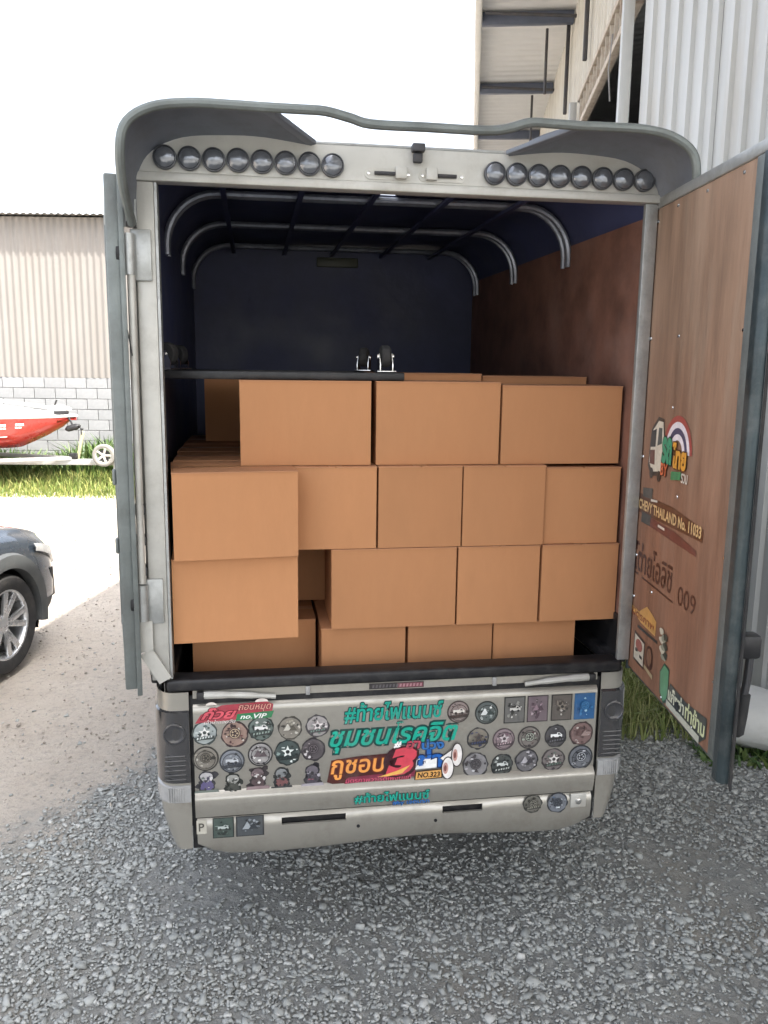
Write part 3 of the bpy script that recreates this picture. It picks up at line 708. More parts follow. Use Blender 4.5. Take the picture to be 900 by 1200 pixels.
s = tg(-.0338); s.text('#ท้ายไฟแนนซ์', -.170, .098, .582, .622, '12a08c', 0, bold=.02, outline='0d4440', ow=.04)
s.text('#by เจตบรถ', -.035, .098, .566, .584, '2a6cb0', 2, bold=.02, outline='122a58', ow=.03); s.build('lettering_sticker', gate, 'small teal and blue lettering under the tailgate crease')
s = tg(-.0055); s.poly([(-.118, .993), (.075, .993), (.075, 1.014), (-.118, 1.014)], '2e2a2c', 0); s.poly([(-.02, .995), (.073, .995), (.073, 1.012), (-.02, 1.012)], '74424a', 1)
for i in range(15): s.poly([(-.108 + i * .012, .998), (-.101 + i * .012, .998), (-.099 + i * .012, 1.009), (-.106 + i * .012, 1.009)], ('5c585c', 'b08088')[i > 7], 2)
s.build('name_plate', gate, 'black and red nameplate strip at the top of the tailgate')

# --- bed, cab and wheels
for sx_ in (-1, 1):
    P = [(.40, .44)] + [(1.02 + .40 * math.cos(a), .42 + .40 * math.sin(a)) for a in [math.pi - math.pi * i / 14 for i in range(15)]] + [(2.42, .42), (2.42, 1.017), (.40, 1.017)]
    m = MB(); m.prism(P, lambda u, v, d: (d, u - .04, v), sx_ * .848, sx_ * .80); m.build('bed_side', PAINT, tr, bevel=.004)
    MB().box(min(sx_ * .78, sx_ * .86), max(sx_ * .78, sx_ * .86), .072, 2.42, 1.018, 1.058).build('bed_rail_cap', BLACK, tr, bevel=.008)
MB().box(-.79, .79, .075, 2.40, .55, .60).build('bed_floor', BLACK, tr)
MB().box(-.70, .74, .12, 2.38, .60, .872).build('loading_deck', BLACK, tr)
MB().box(-.80, -.79, .07, 2.4, .6, 1.0).build('bed_liner', BLACK, tr); MB().box(.79, .80, .07, 2.4, .6, 1.0).build('bed_liner', BLACK, tr)
m = MB(); P = [(2.46, .40), (5.35, .40), (5.42, .72), (5.30, .98), (4.35, 1.08), (3.72, 1.66), (2.62, 1.70), (2.46, 1.05)]
m.prism(P, lambda u, v, d: (d, u, v), -.82, .82); cab = m.build('cab', PAINT, tr, bevel=.05, segs=3)
GLASS = pm('dark_glass', (.015, .018, .02), .06, 0, .1, 4, coat=1., spec=.8)
for sx_ in (-1, 1):
    m = MB(); m.prism([(2.62, 1.12), (4.22, 1.12), (3.70, 1.60), (2.68, 1.60)], lambda u, v, d: (d, u, v), sx_ * .822, sx_ * .828); m.build('side_window', GLASS, cab)
    MB().box(sx_ * .60 - .14, sx_ * .60 + .14, 5.33, 5.40, .74, .90).build('headlight', LENS_C, cab, bevel=.02)
def wheel(name, parent, cx, cy, cz, axis_x, side, R0=.335, wd=.21, spokes=6, twin=False, rimmat=CHROME):
    """tyre with a spoked rim as its child; axis along local x of parent (axis_x) or local y; side = outward sign"""
    base = Matrix.Translation((cx, cy, cz)) @ (Matrix.Rotation(math.pi / 2 * side, 4, 'Y') if axis_x else Matrix.Rotation(-math.pi / 2 * side, 4, 'X'))
    w2 = wd / 2
    tp = [(R0 * .68, -w2 * .8), (R0 * .80, -w2), (R0 * .93, -w2 * .95), (R0 * .985, -w2 * .75), (R0, -w2 * .4), (R0, w2 * .4), (R0 * .985, w2 * .75), (R0 * .93, w2 * .95), (R0 * .80, w2), (R0 * .70, w2 * .88), (R0 * .68, w2 * .7)]
    ty = MB().lathe(tp, base, 40, close=True).build(name, RUBBER, parent, angle=40)
    m = MB(); m.lathe([(R0 * .675, -w2 * .7), (R0 * .675, w2 * .72), (R0 * .70, w2 * .88), (R0 * .66, w2 * .86), (R0 * .63, w2 * .6), (R0 * .62, -w2 * .7)], base, 40, close=True)
    m.lathe([(R0 * .18, -w2 * .3), (R0 * .19, w2 * .55), (R0 * .13, w2 * .66), (R0 * .05, w2 * .66)], base, 20)
    for k in range(spokes):
        for dd in ((-.16, .16) if twin else (0,)):
            a = 2 * math.pi * k / spokes; a0 = a + dd * .5; a1 = a + dd * 1.5
            p0 = Vector((math.cos(a0) * R0 * .15, math.sin(a0) * R0 * .15, w2 * .55)); p1 = Vector((math.cos(a1) * R0 * .65, math.sin(a1) * R0 * .65, w2 * .72))
            m.beam(base @ p0, base @ p1, R0 * (.13 if twin else .2), w2 * .22, up=(base.to_3x3() @ Vector((0, 0, 1))))
    m.build('rim', rimmat, ty, bevel=.004, angle=40)
    M2 = base @ Matrix.Translation((0, 0, -w2 * .1)); MB().lathe([(R0 * .5, -.02), (R0 * .5, .0)], M2, 28).build('brake_disc', DARKM, ty)
    return ty
for sx_ in (-1, 1):
    wheel('wheel', tr, sx_ * .72, .98, .335, True, sx_); wheel('wheel', tr, sx_ * .72, 4.55, .335, True, sx_)
MB().box(-.6, .6, .75, 1.15, .28, .40).build('axle', DARKM, tr, bevel=.03)
for sx_ in (-.42, .42): MB().box(sx_ - .04, sx_ + .04, .10, 5.0, .38, .50).build('chassis_rail', DARKM, tr)

# --- cargo body: posts, walls, bows, tarpaulin
for x0, x1 in ((-.845, -.787), (.787, .832)):
    m = MB(); m.box(x0, x1, -.008, .042 if x0 < 0 else .012, 1.060, 2.635); m.build('door_post', STEEL_L if x0 < 0 else STEEL, tr, bevel=.004)
MB().box(-.786, -.778, -.004, .05, 1.062, 2.634).build('post_trim', STEEL, tr)
MB().box(-.845, .845, -.018, .042, 2.636, 2.662).build('header_bar', PANEL_W, tr, bevel=.004)
for sx_, mt in ((-1, NAVY), (1, PLY_D)):  # left plywood wall: shade and blue haze are put into the navy
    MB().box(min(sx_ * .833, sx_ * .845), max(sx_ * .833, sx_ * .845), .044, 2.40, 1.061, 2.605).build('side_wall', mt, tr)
    MB().box(min(sx_ * .8475, sx_ * .858), max(sx_ * .8475, sx_ * .858), .044, 2.42, 1.061, 2.62).build('outer_side_sheet', STEEL_L, tr)
MB().box(-.832, .832, 2.38, 2.40, 1.061, 2.78).build('front_wall', NAVY, tr)
MB().box(-.12, .125, 2.355, 2.378, 2.668, 2.722).build('front_window', pm('window_olive', (.07, .075, .05), .5), tr, bevel=.006)  # small window; the dull olive seen through it is put into the plate's colour
def bow(x0, r, z0, z1):
    P = [(-x0, z0)] + [(-x0 + r - r * math.cos(a), z1 - r + r * math.sin(a)) for a in [math.pi / 2 * i / 8 for i in range(9)]]
    return P + [(-p, q) for p, q in P[::-1]]
for d in (.78, 1.51, 2.25):
    m = MB(); m.tube([(x, d, z) for x, z in bow(.828, .20, 2.52, 2.757)], .014, 8)
    m.tube([(x, d + .060, z) for x, z in bow(.828, .20, 2.52, 2.760)], .012, 8)
    m.build('roof_bow', pm('bow_steel', (.29, .31, .36), .35, .55, .2, 9, dirt=((.06, .06, .08), .5, 12)), tr)
for x in (-.60, -.31, -.03, .26, .55):
    MB().box(x - .010, x + .010, .09, 2.37, 2.728, 2.741).build('roof_purlin', NAVY, tr)
m = MB(); P = bow(.846, .215, 2.60, 2.788)
k0 = next(i for i in range(len(P) - 1) if P[i][0] < 0 < P[i + 1][0]); P = P[:k0 + 1] + [(x, P[k0][1]) for x in (-.45, -.3, -.15, .02, .088, .2, .35, .5)] + P[k0 + 1:]
TY = [.09, .18, .30, .42, .54, .66, .735, .83, .93] + [1.03 + i * .1 for i in range(15)]
m.grid([[Vector((x, y, z + .004 * math.sin(y * 11 + x * 3))) for x, z in P] for y in TY],
       lambda i, k: abs(TY[i] - .735) < 1e-6 and abs(P[k][0] - .02) < 1e-6)
m.build('tarpaulin_roof', NAVY, tr, angle=50, thick=.004)

MB().box(.8225, .8325, .05, 2.37, 1.0, 1.20).build('bed_liner', BLACK, tr); MB().box(-.8325, -.8225, .05, 2.37, 1.0, 1.20).build('bed_liner', BLACK, tr)
# --- lamp panel, lamps, bolts and visor
P = [(-.845, 2.663), (-.838, 2.675), (-.81, 2.71), (-.77, 2.738), (-.682, 2.774), (-.56, 2.782), (-.454, 2.781), (-.311, 2.765)]
P = P + [(-x, z) for x, z in P[::-1]]
m = MB(); m.prism(P, lambda u, v, d: (u, d, v), -.010, .004); lp = m.build('lamp_panel', PANEL_W, tr, bevel=.002)
MB().tube([(-.311, -.004, 2.768), (.311, -.004, 2.768)], .007, 8).build('panel_bead', STEEL, lp)
ringm = pm('lamp_bezel', (.10, .105, .115), .4, .4, .2, 20)
lens = pm('round_lamp_lens', (.15, .16, .18), .12, .5, .2, 25, coat=.9, bump=(.25, 45))
la = ri = None
for i in range(16):
    x = -.750 + .0717 * i if i < 8 else .267 + .0719 * (i - 8)
    if la is None:
        la = MB().lathe([(.0345, 0), (.0355, .010), (.0345, .016), (.0315, .017), (.030, .012)], Matrix.Rotation(math.pi / 2, 4, 'X'), 28).build('round_lamp', ringm, tr)
        ri = MB().lathe([(.0305, .010), (.0295, .016), (.024, .020), (.014, .023), (.003, .024)], Matrix.Rotation(math.pi / 2, 4, 'X'), 28).build('lens', lens, la)
        la.location = (x, -.011, 2.7035)
    else:
        l2 = share('round_lamp', la, tr, (x, -.011, 2.7035 + random.uniform(-.001, .001))); share('lens', ri, l2, rot=(0, random.uniform(0, 6), 0))
for x0, x1, bx in ((-.148, .001, -.035), (.023, .172, .062)):
    z = 2.687; m = MB(); n = 10
    P = [(x1 - .017 + .017 * math.cos(a), z + .017 * math.sin(a)) for a in [-math.pi / 2 + math.pi * i / n for i in range(n + 1)]] + \
        [(x0 + .017 + .017 * math.cos(a), z + .017 * math.sin(a)) for a in [math.pi / 2 + math.pi * i / n for i in range(n + 1)]]
    m.prism(P, lambda u, v, d: (u, d, v), -.014, -.0105); sb = m.build('slide_bolt', STEEL_L, lp)
    MB().tube([(x0 + .03, -.022, z), (x1 - .03, -.022, z)], .006, 8).build('bolt_bar', DARKM, sb)
    MB().box(bx - .018, bx + .018, -.034, -.0145, z - .015, z + .022).build('bolt_housing', PANEL_W, sb, bevel=.004)
    for q in (x0 + .012, x1 - .012): MB().lathe([(.006, 0), (.005, .005), (.001, .006)], Matrix.Translation((q, -.0142, z)) @ Matrix.Rotation(math.pi / 2, 4, 'X'), 10).build('rivet', CHROME, sb)
m = MB(); m.box(-.003, .037, -.045, -.012, 2.752, 2.776); m.box(.003, .031, -.034, -.012, 2.722, 2.750); m.build('bracket', DARKM, lp, bevel=.004)
J = [(-.842, -.004, 2.52), (-.842, -.005, 2.60), (-.832, -.012, 2.665), (-.79, -.012, 2.725), (-.70, -.012, 2.768), (-.57, -.012, 2.781), (-.454, -.012, 2.781), (-.311, -.012, 2.764)]
Rm = [(-.846, -.06, 2.505), (-.850, -.19, 2.59), (-.846, -.245, 2.675), (-.825, -.25, 2.738), (-.76, -.25, 2.778), (-.66, -.25, 2.794), (-.55, -.25, 2.795), (-.455, -.25, 2.794)]
for sx_ in (-1, 1):
    a = catmull(J, 4); b_ = catmull(Rm, 4); rows = []
    for i in range(7):
        f = i / 6; r = []
        for p, q in zip(a, b_):
            v = p.lerp(q, f); v.z += .018 * math.sin(f * math.pi); v.x -= .010 * math.sin(f * math.pi) * (1 if v.x < -.75 else 0); r.append(Vector((sx_ * -v.x * -1 if sx_ < 0 else -v.x, v.y, v.z)) if sx_ > 0 else v)
        if sx_ > 0:
            for v in r:
                if v.x > .7: v.x = v.x - .02 * f * (v.x - .7) / .15 * min(1, max(0, (v.z - 2.60) / .06))
        rows.append(r)
    vz = MB().grid(rows).build('visor_wing', VISORM, tr, angle=50, thick=.006)
    e0 = Vector((sx_ * .455, -.25, 2.792)); e1 = Vector((sx_ * .311, -.016, 2.766)); MB().beam(e0, e1, .03, .014).build('visor_strut', VISORM, vz, bevel=.003)
rim = [Vector(p) for p in Rm] + [Vector(p) for p in ((-.36, -.25, 2.794), (-.29, -.25, 2.793), (-.22, -.25, 2.779), (-.16, -.25, 2.766), (0, -.25, 2.766), (.17, -.25, 2.766), (.235, -.25, 2.775), (.30, -.25, 2.794), (.37, -.25, 2.795))]
rim += [Vector((-p[0] * (.98 if p[0] < -.7 and p[2] > 2.65 else 1), p[1], p[2])) for p in Rm[::-1]]
MB().tube(catmull(rim, 4), .0135, 10).build('visor_rim', DG, tr)

# --- left door, swung right back along the side
H = Vector((-.905, -.055, 0)); TD = Vector((-.165, .986, 0)).normalized(); ND = Vector((-TD.y, TD.x, 0))
LDM = Matrix(((TD.x, ND.x, 0, H.x), (TD.y, ND.y, 0, H.y), (0, 0, 1, 0), (0, 0, 0, 1)))     # local x along door, y = outwards-left
ld = MB().box(.03, .74, -.010, .008, 1.10, 2.63, LDM)  .build('cargo_door', STEEL_L, tr)
for bx_ in ((0, .05, -.022, .018, 1.05, 2.645), (.72, .77, -.022, .018, 1.05, 2.645), (.05, .72, -.020, .016, 2.60, 2.643), (.05, .72, -.020, .016, 1.052, 1.10)):
    MB().box(*bx_, LDM).build('door_frame', DG, ld, bevel=.006)
MB().box(-.008, .0, -.034, -.018, 1.03, 2.655, LDM).build('edge_strip', DG, ld, bevel=.002)
MB().tube([LDM @ Vector((.06, -.05, 1.25)), LDM @ Vector((.06, -.05, 2.0))], .010, 8).build('lock_rod', STEEL_L, ld)
for z in (1.62, 1.52, 1.42): MB().box(.03, .09, -.065, -.02, z, z + .03, LDM).build('rod_guide', DARKM, ld, bevel=.004)
for z in (1.50, 1.72): MB().box(.02, .05, .018, .03, z, z + .05, LDM).build('hasp', DG, ld, bevel=.006)
# hinge side of the left post
hg = MB().tube([(-.862, -.03, 1.40), (-.858, -.03, 2.36)], .0125, 12).build('hinge_rod', STEEL_L, tr)
for z in (2.42, 1.335):
    h_ = MB().box(-.858, -.798, -.020, -.0085, z - .075, z + .075).build('hinge', STEEL, tr, bevel=.003)
    MB().tube([(-.862, -.03, z - .06), (-.862, -.03, z + .06)], .018, 14).build('hinge_barrel', STEEL, h_)
    MB().box(-.895, -.86, -.042, -.018, z - .045, z + .045).build('hinge_leaf', STEEL, h_, bevel=.003)
    MB().lathe([(.03, 0), (.03, .012), (.02, .016)], Matrix.Translation((-.896, -.03, z)) @ Matrix.Rotation(math.pi / 2, 4, 'Y'), 14).build('hinge_pad', RUBBER, h_)
m = MB(); m.beam((-.858, -.022, 1.27), (-.858, -.022, 1.165), .045, .006, up=(0, 1, 0)); m.beam((-.858, -.022, 1.165), (-.800, -.022, 1.065), .045, .006, up=(0, 1, 0)); m.build('corner_strap', STEEL_L, tr)
MB().box(-.868, -.838, -.03, -.008, 2.50, 2.515).build('strap_bolt', DARKM, tr)
MB().beam((-.860, -.022, 2.50), (-.860, -.022, 2.58), .045, .006, up=(0, 1, 0)).build('upper_strap', STEEL, tr)
MB().tube([(-.885, -.04, 2.28), (-.874, -.045, 2.20), (-.862, -.045, 2.12)], .002, 5).build('wire', BLACK, tr)

# --- right door, standing open towards the viewer
HR = Vector((.845, .02, 0)); TV = Vector((-.12467, -.9922, 0)); NV = Vector((-.9922, .12467, 0))
RDM = Matrix(((TV.x, NV.x, 0, HR.x), (TV.y, NV.y, 0, HR.y), (0, 0, 1, 0), (0, 0, 0, 1)))     # local x along door, y towards the inside face
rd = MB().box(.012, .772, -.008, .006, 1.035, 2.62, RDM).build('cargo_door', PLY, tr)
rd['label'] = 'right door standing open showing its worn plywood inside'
MB().box(.0, .838, -.018, .012, 2.621, 2.655, RDM).build('door_frame', STEEL, rd, bevel=.006)
MB().box(.0, .012, -.028, .012, 1.02, 2.620, RDM).build('door_frame', DOORST, rd, bevel=.003)
MB().box(.0, .77, -.028, -.0085, 1.012, 1.034, RDM).build('door_frame', DOORST, rd, bevel=.003)
MB().box(.728, .772, .0065, .012, 1.035, 2.620, RDM).build('door_frame', DG, rd, bevel=.002)
m = MB(); m.prism([(.773, -.010), (.817, -.010), (.832, -.006), (.832, .012), (.817, .022), (.787, .022), (.773, .012)], lambda u, v, d: RDM @ Vector((u, v, d)), 1.00, 2.620); m.build('free_edge_stile', DOORST, rd, bevel=.004)
m = MB(); m.prism([(.833, 1.0), (.833, 2.64), (.837, 2.64), (.840, .985)], lambda u, v, d: RDM @ Vector((u, d, v)), -.012, -.005); m.build('rubber_seal', RUBBER, rd)
scr = None
for t_, z in ((.03, 2.58), (.2, 2.60), (.42, 2.60), (.65, 2.60), (.03, 2.2), (.03, 1.8), (.03, 1.45), (.28, 2.2), (.27, 1.98), (.72, 2.2), (.72, 1.9), (.72, 1.6), (.36, 1.71), (.2, 1.36), (.03, 1.3), (.35, 1.05), (.6, 1.06), (.72, 1.25)):
    if scr is None: scr = MB().lathe([(.006, 0), (.005, .003), (.001, .004)], Matrix.Rotation(-math.pi / 2, 4, 'X'), 8).build('screw', CHROME, rd)
    else: scr = share('screw', scr, rd)
    scr.location = RDM @ Vector((t_, .0062, z)); scr.rotation_euler.z = math.atan2(NV.y, NV.x) - math.pi / 2
# lever handle on the outside of the free edge
lv = MB().box(.765, .815, -.074, -.016, 1.345, 1.412, RDM).build('lever_block', BLACK, rd, bevel=.012)
MB().tube([RDM @ Vector(p) for p in ((.79, -.054, 1.35), (.79, -.052, 1.28), (.79, -.046, 1.235))], .011, 10).build('lever_arm', DARKM, rd)
MB().tube([RDM @ Vector(p) for p in ((.79, -.047, 1.242), (.79, -.042, 1.18), (.79, -.038, 1.130), (.79, -.037, 1.120))], [.017, .018, .017, .008], 12).build('lever_grip', RUBBER, rd)
# door decals
def ds(): return Sticker(RDM @ Vector((0, .0064, 0)), TV, (0, 0, 1), NV)
s = ds()
s.poly([(.085, 1.775), (.10, 1.90), (.16, 1.945), (.21, 1.94), (.235, 1.85), (.22, 1.755), (.12, 1.745)], '3a3430', 0)
s.poly([(.095, 1.79), (.11, 1.893), (.165, 1.932), (.205, 1.93), (.225, 1.85), (.21, 1.77), (.13, 1.76)], 'd8d4c4', 1)
s.poly([(.10, 1.84), (.112, 1.895), (.150, 1.905), (.148, 1.845)], '2c3034', 2); s.poly([(.165, 1.85), (.17, 1.91), (.20, 1.91), (.205, 1.86)], '4a5a5c', 2)
s.poly([(.102, 1.785), (.10, 1.83), (.145, 1.835), (.15, 1.785)], '6a4038', 2); s.disc(.125, 1.755, .018, '3a3430', 2); s.disc(.195, 1.752, .018, '3a3430', 2)
for i, (r0, r1, c) in enumerate(((.105, .125, 'a04a48'), (.085, .105, 'e8e4ec'), (.065, .085, '3c4468'), (.045, .065, 'e8e4ec'))): s.arc(.335, 1.84, r0 * .95, r1 * .95, .05, math.pi * .95, c, 1)
s.text('รถ', .215, .30, 1.800, 1.885, '2f9a78', 6, bold=.06, outline='123a30', ow=.04); s.text('ไทย', .305, .42, 1.795, 1.875, 'dca040', 6, bold=.05, outline='5a3814', ow=.04)
s.text('BY', .215, .275, 1.760, 1.800, 'd87048', 6, bold=.03, outline='4a2418'); s.poly([(.305, 1.755), (.385, 1.765), (.385, 1.790), (.305, 1.782)], '2f8a5c', 6); s.text('รวม', .39, .44, 1.758, 1.788, 'dcd8cc', 6, bold=.02)
s.build('lettering_sticker', rd, 'colourful lorry sticker under a striped rainbow')
s = ds()
s.poly([(.008, 1.605), (.575, 1.610), (.575, 1.648), (.34, 1.672), (.012, 1.672)], '5a3624', 0)
s.poly([(.13, 1.575), (.54, 1.560), (.535, 1.578), (.36, 1.600), (.13, 1.606)], '6a3a34', 0)
s.poly([(.06, 1.665), (.15, 1.668), (.15, 1.705), (.055, 1.695)], '4a4844', 1); s.poly([(.055, 1.575), (.145, 1.575), (.15, 1.612), (.06, 1.612)], '3f403e', 1)
s.text('CHEVY THAILAND No. 11033', .025, .565, 1.618, 1.654, 'd8b884', 2, bold=.03)
s.poly([(.14, 1.66), (.2, 1.665), (.2, 1.672), (.14, 1.668)], 'd8d4c8', 2); s.poly([(.22, 1.588), (.28, 1.586), (.28, 1.594), (.22, 1.596)], 'd8d4c8', 2)
s.build('lettering_sticker', rd, 'brown strip reading CHEVY THAILAND No. 11033')
s = ds(); s.text('โต่ายโอลิชิ', .004 + .01, .37, 1.400, 1.505, '452019', 0, bold=.012); s.text('009', .425, .560, 1.385, 1.445, '452019', 0); s.poly([(.10, 1.383), (.39, 1.376), (.39, 1.382), (.10, 1.389)], '452019', 0)
s.poly([(.014, 1.385), (.06, 1.385), (.06, 1.392), (.022, 1.392), (.022, 1.49), (.055, 1.49), (.055, 1.498), (.014, 1.498)], '452019', 0); s.build('painted_writing', rd, 'dark hand painted writing ending in 009')
s = ds(); s.poly([(.02, 1.265), (.10, 1.262), (.12, 1.275), (.17, 1.30), (.22, 1.29), (.265, 1.275), (.262, 1.225), (.12, 1.228), (.02, 1.25)], 'c89a58', 0)
s.text('มิตรภาพ', .03, .25, 1.237, 1.262, '8c4a30', 1, bold=.02); s.poly([(.09, 1.203), (.285, 1.206), (.285, 1.217), (.09, 1.213)], '3a3c3a', 0); s.build('sticker', rd)
s = ds(); s.poly([(.065, 1.08), (.175, 1.075), (.175, 1.175), (.065, 1.185)], '4a3a34', 0); s.poly([(.073, 1.088), (.168, 1.084), (.168, 1.166), (.073, 1.175)], 'c9c4b4', 1)
s.disc(.12, 1.145, .035, '9a5a50', 2, .022, 14); s.poly([(.085, 1.115), (.11, 1.118), (.11, 1.13), (.085, 1.128)], '2c2a2a', 2); s.poly([(.13, 1.105), (.155, 1.104), (.155, 1.114), (.13, 1.116)], '2c2a2a', 2); s.build('sticker', rd)
s = ds(); s.disc(.222, 1.136, .034, '4a3028', 0, .042, 16, .1, 3); s.disc(.222, 1.140, .024, '80604c', 1, .03, 14, .15, 4); s.poly([(.18, 1.088), (.265, 1.075), (.265, 1.09), (.18, 1.10)], 'a89878', 2); s.build('sticker', rd)
s = ds()
for i in range(9): s.disc(.345 + .018 * math.sin(i * 2.1), 1.185 + i * .010, .020, ('8f9484', '3d433c', 'c8c6b4')[i % 3], i, .012, 9, .3, i)
s.build('sticker', rd)
s = ds(); s.poly([(.325, 1.13), (.36, 1.17), (.405, 1.165), (.41, 1.06), (.37, 1.035), (.335, 1.06)], '35503f', 0); s.poly([(.332, 1.128), (.362, 1.163), (.40, 1.158), (.403, 1.065), (.37, 1.045), (.342, 1.065)], '5f9470', 1)
s.poly([(.39, 1.05), (.66, 1.04), (.70, 1.07), (.70, 1.13), (.55, 1.115), (.42, 1.125)], '3a3f3a', 1); s.text('แก๊งซ่า', .41, .54, 1.068, 1.116, 'd4d8c0', 2, bold=.03); s.text('ท่าข้าม', .55, .692, 1.066, 1.122, 'ccd4a8', 2, bold=.03)
s.poly([(.40, 1.044), (.66, 1.036), (.66, 1.058), (.40, 1.064)], 'b8bcae', 3); s.disc(.49, 1.075, .016, '20221f', 5, .016, 10, .3, 5); s.build('lettering_sticker', rd, 'green and cream lettering in the lower corner of the door')

# ------------------------------------------------------------------ cardboard boxes in the cargo body
BW, BL, BH = .300, .450, .287
def carton(label, x0, x1, y0, dep, z0, rot=0., hgt=BH, tape=False, seed=0, long_x=None):
    q = random.Random(seed); rot += q.uniform(-.008, .008); wdt = x1 - x0; n = 6
    cx = (x0 + x1) / 2; cy = y0 + dep / 2
    bm_ = MB(); bx = .004
    def sheet(f): bm_.grid([[f(i / n, j / n) for i in range(n + 1)] for j in range(n + 1)])
    amp = [q.uniform(-.006, .005) for _ in range(4)]
    def bul(u, v, a): return a * math.sin(math.pi * u) * math.sin(math.pi * v)
    W2, D2 = wdt / 2 - .0015, dep / 2 - .0015
    sheet(lambda u, v: (-W2 + 2 * W2 * u, -D2 - bul(u, v, amp[0]), hgt * v)); sheet(lambda u, v: (-W2 + 2 * W2 * u, D2 + bul(u, v, amp[1]), hgt * v))
    sheet(lambda u, v: (-W2 - bul(u, v, amp[2]), -D2 + 2 * D2 * u, hgt * v)); sheet(lambda u, v: (W2 + bul(u, v, amp[3]), -D2 + 2 * D2 * u, hgt * v))
    bm_.add([(-W2, -D2, 0), (W2, -D2, 0), (W2, D2, 0), (-W2, D2, 0)], [(0, 1, 2, 3)])
    bm_.add([(-W2, -D2, hgt - .003), (W2, -D2, hgt - .003), (W2, D2, hgt - .003), (-W2, D2, hgt - .003)], [(0, 1, 2, 3)])
    o = bm_.build('cardboard_box', CARD, None, angle=40)
    me = o.data; b2 = bmesh.new(); b2.from_mesh(me); bmesh.ops.remove_doubles(b2, verts=b2.verts, dist=.0005)
    bmesh.ops.recalc_face_normals(b2, faces=b2.faces)
    for e in b2.edges: e.smooth = len(e.link_faces) == 2 and e.calc_face_angle(0) < R_(35)
    b2.to_mesh(me); b2.free()
    o.matrix_world = TM @ Matrix.Translation((cx, cy, z0)) @ Matrix.Rotation(rot, 4, 'Z')
    # two lid flaps that meet in the middle
    long_x = wdt > dep if long_x is None else long_x
    for sgn in (-1, 1):
        m = MB(); lift = q.uniform(0, .004)
        if long_x: m.box(-W2 - .001, W2 + .001, *sorted((sgn * .003, sgn * (D2 + .0028))), hgt - .0015, hgt + .0022)
        else: m.box(*sorted((sgn * .003, sgn * (W2 + .0018))), -D2 - .0028, D2 + .001, hgt - .0015, hgt + .0022)
        m.build('flap', CARD_E, o)
    m = MB()
    if long_x: m.box(-W2 * 1.0, W2 * 1.0, -.024, .024, hgt + .0024, hgt + .0028)
    else: m.box(-.024, .024, -D2, D2, hgt + .0024, hgt + .0028); 
    m.build('tape', TAPE, o)
    MB().box(-W2, -W2 + .035, D2 + .006, D2 + .0065, .01, hgt - .01).build('glue_joint', CARD_E, o)
    tag(o, label, 'box', 'cardboard boxes loaded in the truck'); return o
Z1, Z2, Z3, Z4 = 1.757, 1.4655, 1.174, .8735
carton('wide cardboard box at the left of the top row under the dolly', -.546, -.096, .15, BW, Z1, seed=1)
carton('wide cardboard box in the middle of the top row', -.081, .364, .15, BW, Z1, -.006, seed=2)
carton('wide cardboard box at the right end of the top row', .369, .819, .15, BW, Z1, .010, hgt=.277, seed=3)
carton('cardboard box behind the middle box of the top row', -.06, .38, .47, BW, Z1 + .0, .01, hgt=.313, seed=4)
carton('cardboard box behind the right end box of the top row', .39, .82, .49, BW, Z1 + .0, -.01, hgt=.305, seed=5)
carton('shadowed cardboard box deep inside beside the left wall', -.715, -.28, 1.08, BW, Z1, seed=6)
carton('large left box of the second row, jutting out by the post', -.778, -.370, .005, BW, Z2, .10, seed=7)
carton('square box end directly right of the jutting left box, second row', -.365, -.078, .12, BL, Z2, seed=8)
carton('square box end in the centre of the second row', -.075, .226, .12, BL, Z2, .004, seed=9)
carton('square box end fourth from the left in the second row', .230, .534, .12, BL, Z2, -.004, seed=10)
carton('narrow box end against the right post in the second row', .538, .824, .13, BL, Z2, -.012, hgt=.278, seed=11)
carton('box top showing just behind the jutting left box', -.79, -.36, .345, BW, Z2, .01, seed=12)
carton('box top further back along the left wall', -.80, -.36, .66, BW, Z2, -.01, seed=13)
carton('box under the deep left box', -.80, -.36, .98, BL, Z2, seed=14, long_x=True)
carton('large left box of the third row under the jutting box', -.785, -.366, .035, BW, Z3, .055, seed=15)
carton('dark recessed box seen through the gap in the third row', -.34, .09, .50, BW, Z3, seed=16)
carton('wide box right of the gap in the third row', -.238, .214, .12, BW, Z3, -.004, seed=17)
carton('square box end left of the right corner box, third row', .219, .526, .12, BL, Z3, seed=18)
carton('square box end at the right corner of the third row', .530, .826, .12, BL, Z3, .006, seed=19)
carton('bottom row box at the left, set back behind the dark cap strip', -.735, -.283, .27, BW, Z4, .0, hgt=.292, seed=20)
carton('bottom row box below the gap, left of the middle', -.272, .036, .14, BL, Z4, .004, hgt=.295, seed=21)
carton('bottom row box in the middle', .042, .360, .14, BL, Z4, 0, hgt=.295, seed=22)
carton('bottom row box at the right beside the dark corner', .366, .686, .15, BL, Z4, -.004, hgt=.293, seed=23)

